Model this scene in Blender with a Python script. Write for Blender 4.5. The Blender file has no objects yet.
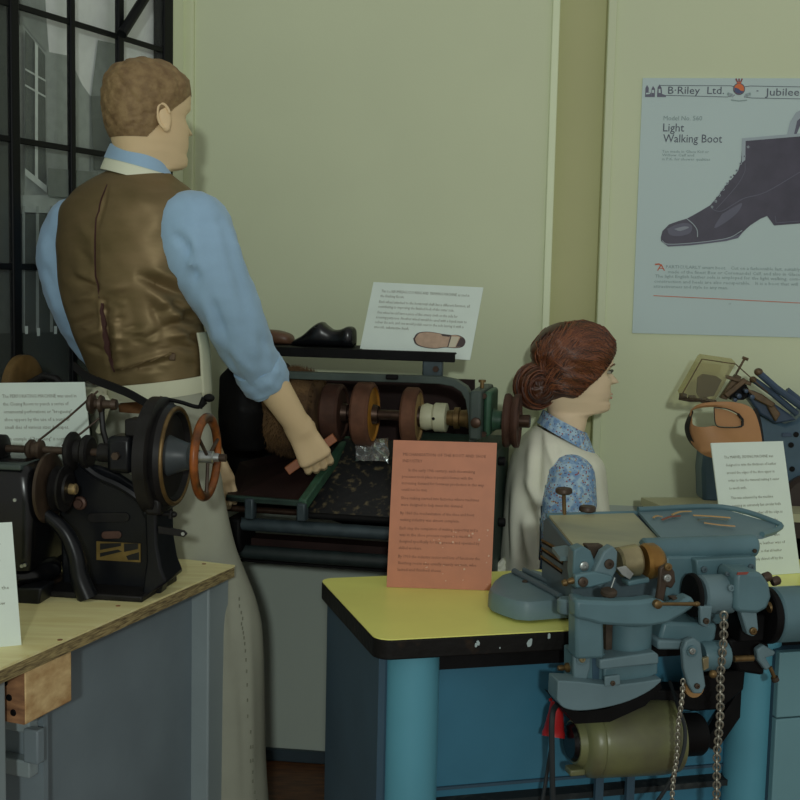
import bpy, bmesh, math, random
import numpy as np
from mathutils import Vector, Matrix
random.seed(7)
sc = bpy.context.scene
COL = sc.collection

# ------------------------------------------------------------------ camera
FPX = 1200.0
PITCH = math.atan(122 / FPX)
ROLL = math.radians(1.25)
CAM = Vector((0, 0, 1.38))
_f = Vector((0, math.cos(PITCH), -math.sin(PITCH)))
_r0 = Vector((1, 0, 0))
_u0 = Vector((0, math.sin(PITCH), math.cos(PITCH)))
_r = math.cos(ROLL) * _r0 + math.sin(ROLL) * _u0
_u = math.cos(ROLL) * _u0 - math.sin(ROLL) * _r0
cd = bpy.data.cameras.new('camera')
cd.sensor_width = 36.0
cd.lens = 36.0 * FPX / 800.0
cd.clip_start = 0.05
cam = bpy.data.objects.new('camera', cd)
COL.objects.link(cam)
cam.matrix_world = Matrix(((_r.x, _u.x, -_f.x, CAM.x), (_r.y, _u.y, -_f.y, CAM.y), (_r.z, _u.z, -_f.z, CAM.z), (0, 0, 0, 1)))
sc.camera = cam

# ------------------------------------------------------------------ light and exposure
world = bpy.data.worlds.new('room_ambient')
sc.world = world
world.use_nodes = True
world.node_tree.nodes['Background'].inputs[0].default_value = (1.0, 1.0, 0.93, 1)
world.node_tree.nodes['Background'].inputs[1].default_value = 0.34
ld = bpy.data.lights.new('flash_lamp', 'AREA')
ld.shape = 'DISK'
ld.size = 0.22
ld.energy = 64
ld.color = (0.93, 1.0, 0.95)
lamp = bpy.data.objects.new('flash_lamp', ld)
COL.objects.link(lamp)
lamp.location = (0.15, -3.2, 2.3)
lamp.rotation_euler = (Vector((0.1, 3.2, 1.35)) - Vector(lamp.location)).to_track_quat('-Z', 'Y').to_euler()
sc.view_settings.view_transform = 'Standard'
sc.view_settings.look = 'None'
sc.view_settings.gamma = 1.0
sc.view_settings.use_curve_mapping = False
sc.view_settings.exposure = 0.0

# ------------------------------------------------------------------ helpers: places
def ray(px, py):
    return _f + _r * ((px - 400) / FPX) + _u * ((400 - py) / FPX)
class Frame:
    """a local frame: x right, y away, z up; turned about z"""
    def __init__(s, o, rz=0.0):
        s.o = Vector(o); c, n = math.cos(math.radians(rz)), math.sin(math.radians(rz))
        s.X = Vector((c, n, 0)); s.Y = Vector((-n, c, 0)); s.Z = Vector((0, 0, 1)); s.rz = rz
    def w(s, p):
        return s.o + s.X * p[0] + s.Y * p[1] + s.Z * p[2]
    def loc(s, P):
        d = Vector(P) - s.o
        return Vector((d.dot(s.X), d.dot(s.Y), d.z))
    def _hit(s, px, py, n, k):
        d = ray(px, py); t = (k - (CAM - s.o).dot(n)) / d.dot(n)
        return s.loc(CAM + d * t)
    def x(s, px, py, v): return s._hit(px, py, s.X, v)
    def y(s, px, py, v): return s._hit(px, py, s.Y, v)
    def z(s, px, py, v): return s._hit(px, py, s.Z, v)
WORLD = Frame((0, 0, 0))

# ------------------------------------------------------------------ helpers: materials
def lin(c):
    return tuple(((v / 255) / 12.92 if v / 255 <= .04045 else ((v / 255 + .055) / 1.055) ** 2.4) for v in c)
K = 2.3
def mat(name, rgb, rough=.55, metal=0.0, var=.12, scale=9.0, bump=0.0, bscale=60.0, spec=.4, stretch=None, rgb2=None, mixlo=.35, mixhi=.7, sheen=0.0, coat=0.0, detail=4.0, k=None, alpha=None):
    kk = K if k is None else k
    m = bpy.data.materials.new(name); m.use_nodes = True
    nt = m.node_tree; b = nt.nodes['Principled BSDF']
    base = [min(v * kk, .9) for v in lin(rgb)]
    if rgb2 is None:
        c1 = [v * (1 - var) for v in base]; c2 = [min(v * (1 + var), .95) for v in base]
    else:
        c1 = base; c2 = [min(v * kk, .9) for v in lin(rgb2)]
    tc = nt.nodes.new('ShaderNodeTexCoord'); src = tc.outputs['Object']
    if stretch:
        mp = nt.nodes.new('ShaderNodeMapping'); mp.inputs['Scale'].default_value = stretch
        nt.links.new(src, mp.inputs[0]); src = mp.outputs[0]
    n = nt.nodes.new('ShaderNodeTexNoise'); n.inputs['Scale'].default_value = scale; n.inputs['Detail'].default_value = detail
    nt.links.new(src, n.inputs['Vector'])
    r = nt.nodes.new('ShaderNodeValToRGB')
    r.color_ramp.elements[0].position = mixlo; r.color_ramp.elements[1].position = mixhi
    r.color_ramp.elements[0].color = (*c1, 1); r.color_ramp.elements[1].color = (*c2, 1)
    nt.links.new(n.outputs['Fac'], r.inputs[0]); nt.links.new(r.outputs[0], b.inputs['Base Color'])
    b.inputs['Roughness'].default_value = rough; b.inputs['Metallic'].default_value = metal
    b.inputs['Specular IOR Level'].default_value = spec
    if sheen: b.inputs['Sheen Weight'].default_value = sheen
    if coat: b.inputs['Coat Weight'].default_value = coat; b.inputs['Coat Roughness'].default_value = .2
    if alpha is not None: b.inputs['Alpha'].default_value = alpha
    if bump:
        n2 = nt.nodes.new('ShaderNodeTexNoise'); n2.inputs['Scale'].default_value = bscale; n2.inputs['Detail'].default_value = 3
        nt.links.new(src, n2.inputs['Vector'])
        bp = nt.nodes.new('ShaderNodeBump'); bp.inputs['Strength'].default_value = bump; bp.inputs['Distance'].default_value = .004
        nt.links.new(n2.outputs['Fac'], bp.inputs['Height']); nt.links.new(bp.outputs[0], b.inputs['Normal'])
    return m
def glassy(name, rgb, trans=.85, rough=.08):
    m = bpy.data.materials.new(name); m.use_nodes = True
    nt = m.node_tree; nt.nodes.clear()
    out = nt.nodes.new('ShaderNodeOutputMaterial'); mx = nt.nodes.new('ShaderNodeMixShader')
    t = nt.nodes.new('ShaderNodeBsdfTransparent'); t.inputs[0].default_value = (*lin(rgb), 1)
    g = nt.nodes.new('ShaderNodeBsdfPrincipled'); g.inputs['Base Color'].default_value = (*[v * .6 for v in lin(rgb)], 1); g.inputs['Roughness'].default_value = rough
    mx.inputs[0].default_value = 1 - trans
    nt.links.new(t.outputs[0], mx.inputs[1]); nt.links.new(g.outputs[0], mx.inputs[2]); nt.links.new(mx.outputs[0], out.inputs[0])
    return m

# ------------------------------------------------------------------ helpers: geometry
ORG = {}
def perp(a):
    a = a.normalized(); h = Vector((0, 0, 1)) if abs(a.z) < .9 else Vector((1, 0, 0))
    e = a.cross(h).normalized(); return e, a.cross(e).normalized()
class MB:
    def __init__(s, fr=None):
        s.v = []; s.f = []; s.fr = fr or WORLD; s.mi = []
    def add(s, vs, fs):
        b = len(s.v); s.v += [s.fr.w(p) for p in vs]; s.f += [tuple(i + b for i in f) for f in fs]
        return s
    def box(s, c, d, R=None):
        c = Vector(c); h = Vector(d) / 2
        vs = [Vector((x * h.x, y * h.y, z * h.z)) for z in (-1, 1) for y in (-1, 1) for x in (-1, 1)]
        if R is not None: vs = [R @ v for v in vs]
        return s.add([c + v for v in vs], [(0, 2, 3, 1), (4, 5, 7, 6), (0, 1, 5, 4), (2, 6, 7, 3), (1, 3, 7, 5), (0, 4, 6, 2)])
    def span(s, a, b):
        a = Vector(a); b = Vector(b)
        return s.box((a + b) / 2, [max(abs(q), 1e-4) for q in (b - a)])
    def lathe(s, o, ax, prof, n=28):
        o = Vector(o); ax = Vector(ax).normalized(); e1, e2 = perp(ax); vs = []; rows = []
        for d, r in prof:
            if r <= 1e-6:
                rows.append([len(vs)]); vs.append(o + ax * d)
            else:
                rows.append(list(range(len(vs), len(vs) + n)))
                vs += [o + ax * d + (e1 * math.cos(2 * math.pi * i / n) + e2 * math.sin(2 * math.pi * i / n)) * r for i in range(n)]
        fs = []
        for A, B in zip(rows, rows[1:]):
            for i in range(n):
                j = (i + 1) % n
                if len(A) == 1 and len(B) == 1: continue
                if len(A) == 1: fs.append((A[0], B[i], B[j]))
                elif len(B) == 1: fs.append((A[i], B[0], A[j]))
                else: fs.append((A[i], B[i], B[j], A[j]))
        return s.add(vs, fs)
    def cyl(s, a, b, r, r2=None, n=24, ch=0.0):
        a = Vector(a); b = Vector(b); L = (b - a).length; r2 = r if r2 is None else r2
        if ch: pr = [(0, 0), (0, r - ch), (ch, r), (L - ch, r2), (L, r2 - ch), (L, 0)]
        else: pr = [(0, 0), (0, r), (L, r2), (L, 0)]
        return s.lathe(a, b - a, pr, n)
    def ring(s, o, ax, ro, ri, w, n=36):
        h = w / 2
        return s.lathe(o, ax, [(-h, ri), (-h, ro), (h, ro), (h, ri), (-h, ri)], n)
    def torus(s, o, ax, R, r, n=40, m=12, sx=1.0):
        return s.lathe(o, ax, [(r * sx * math.sin(2 * math.pi * k / m), R + r * math.cos(2 * math.pi * k / m)) for k in range(m + 1)], n)
    def tube(s, pts, r, n=10, cap=True):
        pts = [Vector(p) for p in pts]; m = len(pts); rs = r if isinstance(r, (list, tuple)) else [r] * m
        vs = []; e1 = None
        for i, p in enumerate(pts):
            t = (pts[min(i + 1, m - 1)] - pts[max(i - 1, 0)])
            t = t.normalized() if t.length > 1e-9 else Vector((0, 0, 1))
            if e1 is None: e1, e2 = perp(t)
            else:
                e1 = (e1 - t * e1.dot(t)).normalized(); e2 = t.cross(e1)
            vs += [p + (e1 * math.cos(2 * math.pi * k / n) + e2 * math.sin(2 * math.pi * k / n)) * rs[i] for k in range(n)]
        fs = [(i * n + k, i * n + (k + 1) % n, (i + 1) * n + (k + 1) % n, (i + 1) * n + k) for i in range(m - 1) for k in range(n)]
        if cap: fs += [tuple(range(n))[::-1], tuple((m - 1) * n + k for k in range(n))]
        return s.add(vs, fs)
    def prism(s, poly, vec):
        n = len(poly); vec = Vector(vec); a = [Vector(p) for p in poly]
        return s.add(a + [p + vec for p in a], [tuple(range(n))[::-1], tuple(range(n, 2 * n))] + [(i, (i + 1) % n, n + (i + 1) % n, n + i) for i in range(n)])
    def loft(s, rings, cap=True, closed=True):
        n = len(rings[0]); m = len(rings); vs = [p for r in rings for p in r]
        q = n if closed else n - 1
        fs = [(i * n + k, i * n + (k + 1) % n, (i + 1) * n + (k + 1) % n, (i + 1) * n + k) for i in range(m - 1) for k in range(q)]
        if cap: fs += [tuple(range(n))[::-1], tuple((m - 1) * n + k for k in range(n))]
        return s.add(vs, fs)
    def ell(s, c, r, R=None, n=20, m=14):
        vs = []; c = Vector(c)
        for i in range(m + 1):
            a = math.pi * i / m
            for k in range(n):
                b = 2 * math.pi * k / n
                v = Vector((r[0] * math.sin(a) * math.cos(b), r[1] * math.sin(a) * math.sin(b), r[2] * math.cos(a)))
                vs.append(c + (R @ v if R is not None else v))
        fs = [(i * n + k, (i + 1) * n + k, (i + 1) * n + (k + 1) % n, i * n + (k + 1) % n) for i in range(m) for k in range(n)]
        return s.add(vs, fs)
    def build(s, name, m, parent=None, bevel=0.0, smooth=35, org=None, sub=0, label=None, fix=True, seg=2):
        o0 = ORG[parent.name] if parent is not None else (Vector(org) if org is not None else Vector((0, 0, 0)))
        me = bpy.data.meshes.new(name)
        me.from_pydata([tuple(p - o0) for p in s.v], [], s.f); me.validate()
        if fix:
            bm = bmesh.new(); bm.from_mesh(me)
            bmesh.ops.remove_doubles(bm, verts=bm.verts, dist=1e-5)
            bmesh.ops.recalc_face_normals(bm, faces=bm.faces); bm.to_mesh(me); bm.free()
        if smooth:
            me.polygons.foreach_set('use_smooth', [True] * len(me.polygons))
            me.set_sharp_from_angle(angle=math.radians(smooth))
        me.materials.append(m)
        o = bpy.data.objects.new(name, me); COL.objects.link(o)
        if parent is not None: o.parent = parent
        else: o.location = o0
        ORG[o.name] = o0
        if bevel:
            bv = o.modifiers.new('bevel', 'BEVEL'); bv.width = bevel; bv.segments = seg; bv.limit_method = 'ANGLE'; bv.angle_limit = math.radians(40)
        if sub:
            sb = o.modifiers.new('subdivision', 'SUBSURF'); sb.levels = sub; sb.render_levels = sub
        if label: o['label'] = label
        return o
def tag(o, label=None, cat=None, group=None, kind=None):
    if label: o['label'] = label
    if cat: o['category'] = cat
    if group: o['group'] = group
    if kind: o['kind'] = kind
    return o
def thing(name, label, cat, loc, group=None):
    o = bpy.data.objects.new(name, None); COL.objects.link(o); o.location = Vector(loc); o.empty_display_size = .05
    ORG[o.name] = Vector(loc)
    return tag(o, label, cat, group)
def struct(o): o['kind'] = 'structure'; return o

# ------------------------------------------------------------------ helpers: lettering
_tc = {}
def glyphs(t, res=1, shear=0.0):
    key = (t, res, shear)
    if key not in _tc:
        c = bpy.data.curves.new('lettering', 'FONT'); c.body = t; c.size = 1.0; c.resolution_u = res; c.shear = shear
        o = bpy.data.objects.new('lettering', c); COL.objects.link(o)
        dg = bpy.context.evaluated_depsgraph_get()
        me = bpy.data.meshes.new_from_object(o.evaluated_get(dg))
        _tc[key] = ([v.co.copy() for v in me.vertices], [tuple(p.vertices) for p in me.polygons])
        bpy.data.objects.remove(o); bpy.data.curves.remove(c); bpy.data.meshes.remove(me)
    return _tc[key]
class Sheet:
    """a flat sheet from three corners; (a, b) in 0..1 from its top left, lifted off by h"""
    def __init__(s, BL, BR, TL):
        s.BL, s.BR, s.TL = Vector(BL), Vector(BR), Vector(TL)
        s.U = s.BR - s.BL; s.V = s.TL - s.BL; s.n = s.U.cross(s.V).normalized()
    def p(s, a, b, h=0.0): return s.TL + s.U * a - s.V * b + s.n * h
    def card(s, t=.003):
        mb = MB(); q = [s.p(0, 0), s.p(1, 0), s.p(1, 1), s.p(0, 1)]
        mb.prism(q, -s.n * t); return mb
    def line(s, mb, t, a, b, size, width=None, h=.0006, res=1, shear=0.0, grow=0.0):
        vs, fs = glyphs(t, res, shear)
        if not vs: return
        x1 = max(v.x for v in vs); x0 = min(v.x for v in vs)
        uw = s.U.length; vh = s.V.length
        kx = (width * uw / (x1 - x0)) if width else size * vh
        ky = size * vh
        mb.add([s.p(a + (v.x - x0) * kx / uw, b - v.y * ky / vh, h) for v in vs], fs)
    def poly(s, mb, pts, h=.0006):
        mb.add([s.p(a, b, h) for a, b in pts], [tuple(range(len(pts)))])
    def stroke(s, mb, pts, wd, h=.0008):
        """thin printed line of width wd (fraction of height) through (a,b) points"""
        uw, vh = s.U.length, s.V.length
        for (a0, b0), (a1, b1) in zip(pts, pts[1:]):
            dx, dy = (a1 - a0) * uw, (b1 - b0) * vh; L = math.hypot(dx, dy) or 1
            nx, ny = -dy / L * wd * vh / 2 / uw, dx / L * wd / 2
            s.poly(mb, [(a0 + nx, b0 + ny), (a1 + nx, b1 + ny), (a1 - nx, b1 - ny), (a0 - nx, b0 - ny)], h)

# ------------------------------------------------------------------ helpers: curves, noise
def spline(pts, n=8):
    """Catmull-Rom through points of any dimension"""
    P = [np.array(p, float) for p in pts]; P = [2 * P[0] - P[1]] + P + [2 * P[-1] - P[-2]]; out = []
    for i in range(1, len(P) - 2):
        a, b, c, d = P[i - 1:i + 3]
        for k in range(n):
            t = k / n
            out.append(.5 * (2 * b + (c - a) * t + (2 * a - 5 * b + 4 * c - d) * t * t + (3 * b - a - 3 * c + d) * t ** 3))
    out.append(P[-2]); return [tuple(o) for o in out]
_rs = np.random.RandomState(3)
_PH = _rs.rand(64, 4) * 6.283; _DR = _rs.normal(size=(64, 3))
def wob(p, sc_, n=8, seed=0):
    """smooth pseudo noise in about -1..1"""
    t = 0.0
    for i in range(n):
        d = _DR[(i + seed * 7) % 64]
        t += math.sin(sc_ * (d[0] * p[0] + d[1] * p[1] + d[2] * p[2]) + _PH[(i + seed * 7) % 64, 0])
    return t / math.sqrt(n)
def seg_fold(u, v, a, b, w):
    """gaussian ridge around the segment a-b in a parameter plane"""
    ax, ay = a; bx, by = b; dx, dy = bx - ax, by - ay; L = dx * dx + dy * dy or 1e-9
    t = max(0, min(1, ((u - ax) * dx + (v - ay) * dy) / L))
    q = (u - ax - t * dx) ** 2 + (v - ay - t * dy) ** 2
    return math.exp(-q / (w * w)) * (math.sin(math.pi * (.1 + .8 * t)) if L > 1e-6 else 1)
def snet(fn, lo, hi, h):
    """surface nets of a signed distance function given on arrays"""
    lo = np.array(lo, float); hi = np.array(hi, float); n = np.ceil((hi - lo) / h).astype(int) + 1
    g = np.meshgrid(*[lo[i] + h * np.arange(n[i]) for i in range(3)], indexing='ij')
    D = fn(g[0], g[1], g[2]); S = D < 0
    c = np.zeros(np.array(D.shape) - 1, int); acc = np.zeros(c.shape + (3,)); cnt = np.zeros(c.shape)
    def cr(i, j, k): return tuple(slice(q, q - 1 if q - 1 < 0 else None) if q == 0 else slice(1, None) for q in (i, j, k))
    cor = [(i, j, k) for i in (0, 1) for j in (0, 1) for k in (0, 1)]
    for A in cor:
        for ax in range(3):
            if A[ax]: continue
            B = list(A); B[ax] = 1; B = tuple(B)
            d0, d1 = D[cr(*A)], D[cr(*B)]; x = (d0 < 0) != (d1 < 0)
            t = np.where(x, d0 / np.where(x, d0 - d1, 1), 0)
            for q in range(3): acc[..., q] += np.where(x, A[q] + (t if q == ax else 0), 0)
            cnt += x
    act = cnt > 0; idx = -np.ones(c.shape, int); idx[act] = np.arange(act.sum())
    cells = np.argwhere(act); V = lo + h * (cells + acc[act] / cnt[act][:, None]); Fs = []
    for ax in range(3):
        o1, o2 = [q for q in range(3) if q != ax]
        s0 = [slice(None)] * 3; s1 = [slice(None)] * 3; s0[ax] = slice(0, -1); s1[ax] = slice(1, None)
        X = S[tuple(s0)] != S[tuple(s1)]
        for e in np.argwhere(X):
            if e[o1] == 0 or e[o2] == 0 or e[o1] >= c.shape[o1] or e[o2] >= c.shape[o2]: continue
            q = []
            for a, b in ((-1, -1), (0, -1), (0, 0), (-1, 0)):
                k = e.copy(); k[o1] += a; k[o2] += b; q.append(int(idx[tuple(k)]))
            if min(q) >= 0: Fs.append(tuple(q))
    return [Vector(v) for v in V], Fs
def smin(a, b, k):
    h = np.clip(.5 + .5 * (b - a) / k, 0, 1); return b * (1 - h) + a * h - k * h * (1 - h)
def sd_caps(x, y, z, a, b, r0, r1):
    a = np.array(a, float); b = np.array(b, float); d = b - a; L = max(d @ d, 1e-12)
    t = np.clip(((x - a[0]) * d[0] + (y - a[1]) * d[1] + (z - a[2]) * d[2]) / L, 0, 1)
    return np.sqrt((x - a[0] - t * d[0]) ** 2 + (y - a[1] - t * d[1]) ** 2 + (z - a[2] - t * d[2]) ** 2) - (r0 + (r1 - r0) * t)
def sd_ell(x, y, z, c, r):
    k0 = np.sqrt(((x - c[0]) / r[0]) ** 2 + ((y - c[1]) / r[1]) ** 2 + ((z - c[2]) / r[2]) ** 2)
    k1 = np.sqrt(((x - c[0]) / r[0] ** 2) ** 2 + ((y - c[1]) / r[1] ** 2) ** 2 + ((z - c[2]) / r[2] ** 2) ** 2)
    return k0 * (k0 - 1) / np.maximum(k1, 1e-6)
# ================================================================== THE SETTING
m_wall = mat('cream_wall_paint', (149, 155, 131), rough=.75, var=.02, scale=3, bump=.05, bscale=180)
m_dado = mat('pale_grey_wall_paint', (124, 132, 124), rough=.7, var=.02, scale=3, bump=.05, bscale=180)
m_tan = mat('tan_recess_paint', (132, 132, 100), rough=.75, var=.02, scale=4)
m_trim = mat('pale_trim_paint', (160, 168, 142), rough=.5, var=.02)
m_base = mat('dark_baseboard_paint', (34, 44, 50), rough=.45, var=.1)
m_floor = mat('brown_wood_floor', (84, 52, 26), rough=.4, scale=14, stretch=(1, 6, 1), rgb2=(52, 30, 16), bump=.1)
WF = Frame((0, 3.28, 0), -6.84)            # back wall: x along it, y into it
def wx(px, py=300): return WF.y(px, py, 0).x
ZT = 2.7
xa, xb, xc, xd = wx(190, 200), wx(545), wx(602), 2.6
DZ = .78
mb = MB(WF); mb.span((xa - .03, 0, DZ), (xb, .12, ZT)); struct(mb.build('wall_back', m_wall))
mb = MB(WF); mb.span((xa - .03, 0, 0), (xb, .12, DZ)); struct(mb.build('wall_back_lower', m_dado))
mb = MB(WF); mb.span((xb, .05, 0), (xc, .14, ZT)); struct(mb.build('wall_recess', m_tan))
mb = MB(WF); mb.span((xc, 0, DZ), (xd, .12, ZT)); struct(mb.build('wall_right', m_wall))
mb = MB(WF); mb.span((xc, 0, 0), (xd, .12, DZ)); struct(mb.build('wall_right_lower', m_dado))
tw = .010
mb = MB(WF); mb.span((xb - .006, -.010, 0), (xb + .014, .052, ZT)); struct(mb.build('trim_1', m_trim, bevel=.003))
mb = MB(WF); mb.span((xc - .012, -.010, 0), (xc + .010, .052, ZT)); struct(mb.build('trim_2', m_wall, bevel=.003))
mb = MB(WF); mb.span((xa - .03, -.018, 0), (xd, 0, .035)); struct(mb.build('baseboard_back', m_base, bevel=.004))
mb = MB(); mb.span((-2.6, .3, -.08), (3.2, 4.2, 0)); struct(mb.build('floor', m_floor))

# ------------------------------------------------------------------ window wall on the left, turned 65 degrees
c0 = WF.w((wx(186, 100), 0, 0))
VF = Frame((c0.x, c0.y, 0), 65.4)          # x along it towards the corner (0 at the corner), y outwards
def vx(px, py=150, y=0): return VF.y(px, py, y).x
m_iron = mat('black_window_iron', (14, 16, 18), rough=.5, var=.2, spec=.2, k=1.2)
x_r = vx(171); x_l = -1.35
z_lo = .55; z_hi = 2.45
mb = MB(VF); mb.span((x_r, 0, 0), (.0, .09, ZT)); struct(mb.build('wall_left', m_wall))
mb = MB(VF); mb.span((x_l, 0, 0), (x_r, .09, z_lo)); struct(mb.build('wall_left_lower', m_dado))
mb = MB(VF); mb.span((-2.6, 0, 0), (x_l, .09, ZT)); struct(mb.build('wall_left_near', m_wall))
mb = MB(VF); mb.span((x_l, 0, z_hi), (x_r, .09, ZT)); struct(mb.build('wall_left_upper', m_wall))
mb = MB(); a = VF.w((0, 0, 0)); b_ = WF.w((xa, 0, 0))
mb.prism([VF.w((-.012, -.012, 0)), WF.w((xa + .012, -.012, 0)), WF.w((xa + .012, .02, 0)), VF.w((-.012, .02, 0))], (0, 0, ZT)); struct(mb.build('trim_3', mat('corner_trim_paint', (146, 152, 124), rough=.5, var=.02), bevel=.004))
win = struct(thing('window_1', None, None, VF.w(((x_l + x_r) / 2, .03, z_lo))))
xs = [vx(14.5), vx(72), vx(120)]
wd = [.022, .014, .018]
for x, w in zip(xs, wd):
    mb = MB(VF); mb.span((x - w / 2 * 1.25, -.006, z_lo), (x + w / 2 * 1.25, .008, z_hi)); mb.build('glazing_bar', m_iron, win, bevel=.003)
zz = []
for (px, py) in ((60, 19), (60, 147), (36, 267), (20, 345)):
    zz.append(VF.y(px, py, 0).z)
zz = [zz[0], zz[1], zz[2], zz[2] - (zz[1] - zz[2]), zz[0] + (zz[0] - zz[1])]
for z in zz:
    mb = MB(VF); mb.span((x_l, -.002, z - .007), (x_r, .005, z + .007)); mb.build('glazing_bar', m_iron, win, bevel=.002)
p0 = VF.y(122, 34, -.02); p1 = VF.y(152, -14, -.02)
mb = MB(VF); mb.tube([p0, p1], .013, 8); mb.build('stay_bar', m_iron, win)
for z in (z_lo, z_hi):
    mb = MB(VF); mb.span((x_l, -.02, z - .02), (x_r, .05, z + .02)); mb.build('window_frame', m_iron, win, bevel=.003)
mb = MB(VF); mb.span((vx(165.5) - .014, -.006, z_lo), (x_r + .002, .03, z_hi)); mb.build('window_frame', m_iron, win, bevel=.003)
mb = MB(VF); mb.span((x_l, -.01, z_lo), (x_l + .03, .05, z_hi)); mb.build('window_frame', m_iron, win, bevel=.003)
m_pane = glassy('dusty_window_glass', (252, 254, 253), .97, .12)
ex = [x_l] + xs + [vx(165.5)]; ez = sorted(zz + [z_lo, z_hi])
for i in range(len(ex) - 1):
    for j in range(len(ez) - 1):
        if ex[i + 1] - ex[i] < .02: continue
        mb = MB(VF); mb.span((ex[i] + .008, .001, ez[j] + .008), (ex[i + 1] - .008, .003, ez[j + 1] - .008)); mb.build('pane', m_pane, win)

# the street photograph mounted behind the panes (a flat print)
BY = .034
bd = thing('photographic_backdrop', 'grey photographic print of a street of old houses behind the window bars', 'print', VF.w(((x_l + x_r) / 2, BY, z_lo)))
g = lambda v, n='print_grey': mat('%s_%d' % (n, v), (v, v + 3, v + 1), rough=.6, var=.1, scale=40, k=4.4)
mb = MB(VF); mb.span((x_l, BY, z_lo - .02), (x_r + .02, BY + .006, z_hi + .02)); mb.build('print_board', g(96), bd)
_lay = [0]
def pr(name, pts, m):
    _lay[0] += 1; y = BY - .0012 * _lay[0]
    mb = MB(VF); mb.add([VF.y(px, py, y) for px, py in pts], [tuple(range(len(pts)))]); return mb.build(name, m, bd, smooth=0, fix=False)
sky = mat('print_sky', (140, 154, 142), rough=.6, var=.05, scale=30, k=5.0)
pr('print_sky', [(-10, -40), (190, -40), (190, 62), (118, 140), (95, 110), (70, 60), (-10, 60)], sky)
pr('print_house_wall', [(-60, -60), (40, -60), (49, 50), (49, 52), (70, 56), (75, 75), (92, 98), (92, 330), (-60, 330)], g(84))
pr('print_house_wall', [(-80, -60), (18, -60), (18, 400), (-80, 400)], g(40))
pr('print_roof_shade', [(20, -60), (42, -60), (48, 48), (46, 52), (24, 25), (20, 25)], g(74))
pr('print_house_wall', [(98, 40), (122, 45), (122, 400), (90, 400), (91, 98)], g(68))
pr('print_house_wall', [(91, 96), (104, 96), (104, 118), (92, 118)], g(52))
pr('print_house_wall', [(92, 118), (130, 118), (130, 170), (94, 170)], g(48))
pr('print_window', [(25, 30), (35, 42), (35, 178), (25, 168)], g(48))
pr('print_window', [(38, 46), (45, 55), (46, 186), (38, 180)], g(46))
for y in (68, 84):
    pr('print_glazing_bar', [(25, y), (46, y + 12), (46, y + 14), (25, y + 2)], g(104))
pr('print_window_frame', [(35, 42), (38, 46), (38, 180), (35, 178)], g(112))
pr('print_window_sill', [(25, 168), (47, 186), (47, 193), (25, 175)], g(110))
pr('print_shop_band', [(20, 195), (92, 195), (92, 215), (20, 212)], g(92))
pr('print_shop_wall', [(18, 214), (110, 214), (120, 420), (18, 420)], g(34))
for x in (22, 36, 50, 66, 82):
    pr('print_shop_post', [(x, 206), (x + 3, 206), (x + 3, 345), (x, 345)], g(78))
pr('print_street_shade', [(-60, 335), (130, 330), (130, 460), (-60, 460)], g(20))
for x, y in ((25, 330), (37, 332), (54, 330)):
    pr('print_light_fleck', [(x, y - 4), (x + 3, y - 4), (x + 3, y + 4), (x, y + 4)], g(120))
pr('print_dark_wall', [(48, 168), (98, 172), (98, 200), (48, 196)], g(58))
# ================================================================== FINISHING MACHINE ON THE BACK WALL
_o = WF.w((WF.y(505, 480, 0).x, -.05, 0))
MF = Frame(_o, -12)
m_green = mat('dark_green_machine_paint', (36, 52, 46), rough=.5, var=.25, scale=14, bump=.15, k=1.7, spec=.25)
m_hood = mat('grey_green_sheet_metal', (54, 63, 60), rough=.45, var=.2, scale=12, bump=.1, k=1.8, spec=.25)
m_black = mat('sooty_black_iron', (15, 15, 16), rough=.6, var=.3, scale=18, bump=.2, k=1.2, spec=.15)
m_black2 = mat('gloss_black_enamel', (17, 18, 21), rough=.25, var=.25, scale=10, spec=.45, k=1.0)
m_maroon = mat('maroon_oily_panel', (36, 23, 21), rough=.6, var=.3, scale=12, k=1.5, spec=.2)
m_brownw = mat('brown_felt_wheel', (72, 47, 34), rough=.8, var=.2, scale=30, bump=.3)
m_brownd = mat('dark_brown_wheel', (48, 30, 22), rough=.7, var=.2, scale=30, bump=.3)
m_ochre = mat('ochre_wheel_face', (128, 88, 30), rough=.6, var=.2, scale=25)
m_beigef = mat('beige_wheel_face', (122, 100, 66), rough=.7, var=.15, scale=25)
m_shaft = mat('oily_brown_steel', (56, 42, 34), rough=.4, metal=.6, var=.3, scale=40, k=1.8)
m_cream = mat('cream_plastic_hub', (142, 142, 120), rough=.45, var=.05)
m_brass = mat('tarnished_brass', (92, 74, 46), rough=.45, metal=.6, k=1.7, var=.3, scale=40)
m_steel = mat('dull_steel', (120, 124, 122), rough=.35, metal=.8, var=.2, scale=40)
m_foil = mat('crumpled_foil', (150, 160, 160), rough=.25, metal=.8, var=.3, scale=60, bump=.8, bscale=90)
m_rail2 = mat('dark_steel_tube', (30, 38, 38), rough=.45, k=1.7, var=.2, scale=30)
m_rail = mat('grey_blue_steel_tube', (46, 56, 60), k=2.0, rough=.4, metal=.2, var=.2, scale=30)
m_speck = mat('speckled_black_plate', (18, 19, 20), rough=.5, rgb2=(92, 82, 58), mixlo=.55, mixhi=.82, scale=55, bump=.4)
m_greenl = mat('chipped_green_paint', (44, 72, 56), k=1.8, rough=.45, var=.25, scale=25, bump=.2)
m_fur = mat('brown_brush_bristle', (84, 64, 40), rough=.9, var=.4, scale=16, rgb2=(48, 34, 22))
fm = thing('finishing_machine', 'long dark green shoe finishing machine with brush, wheels and pulley along the cream wall', 'machine', MF.w((-.35, -.25, 0)))
A = MF.y
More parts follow.
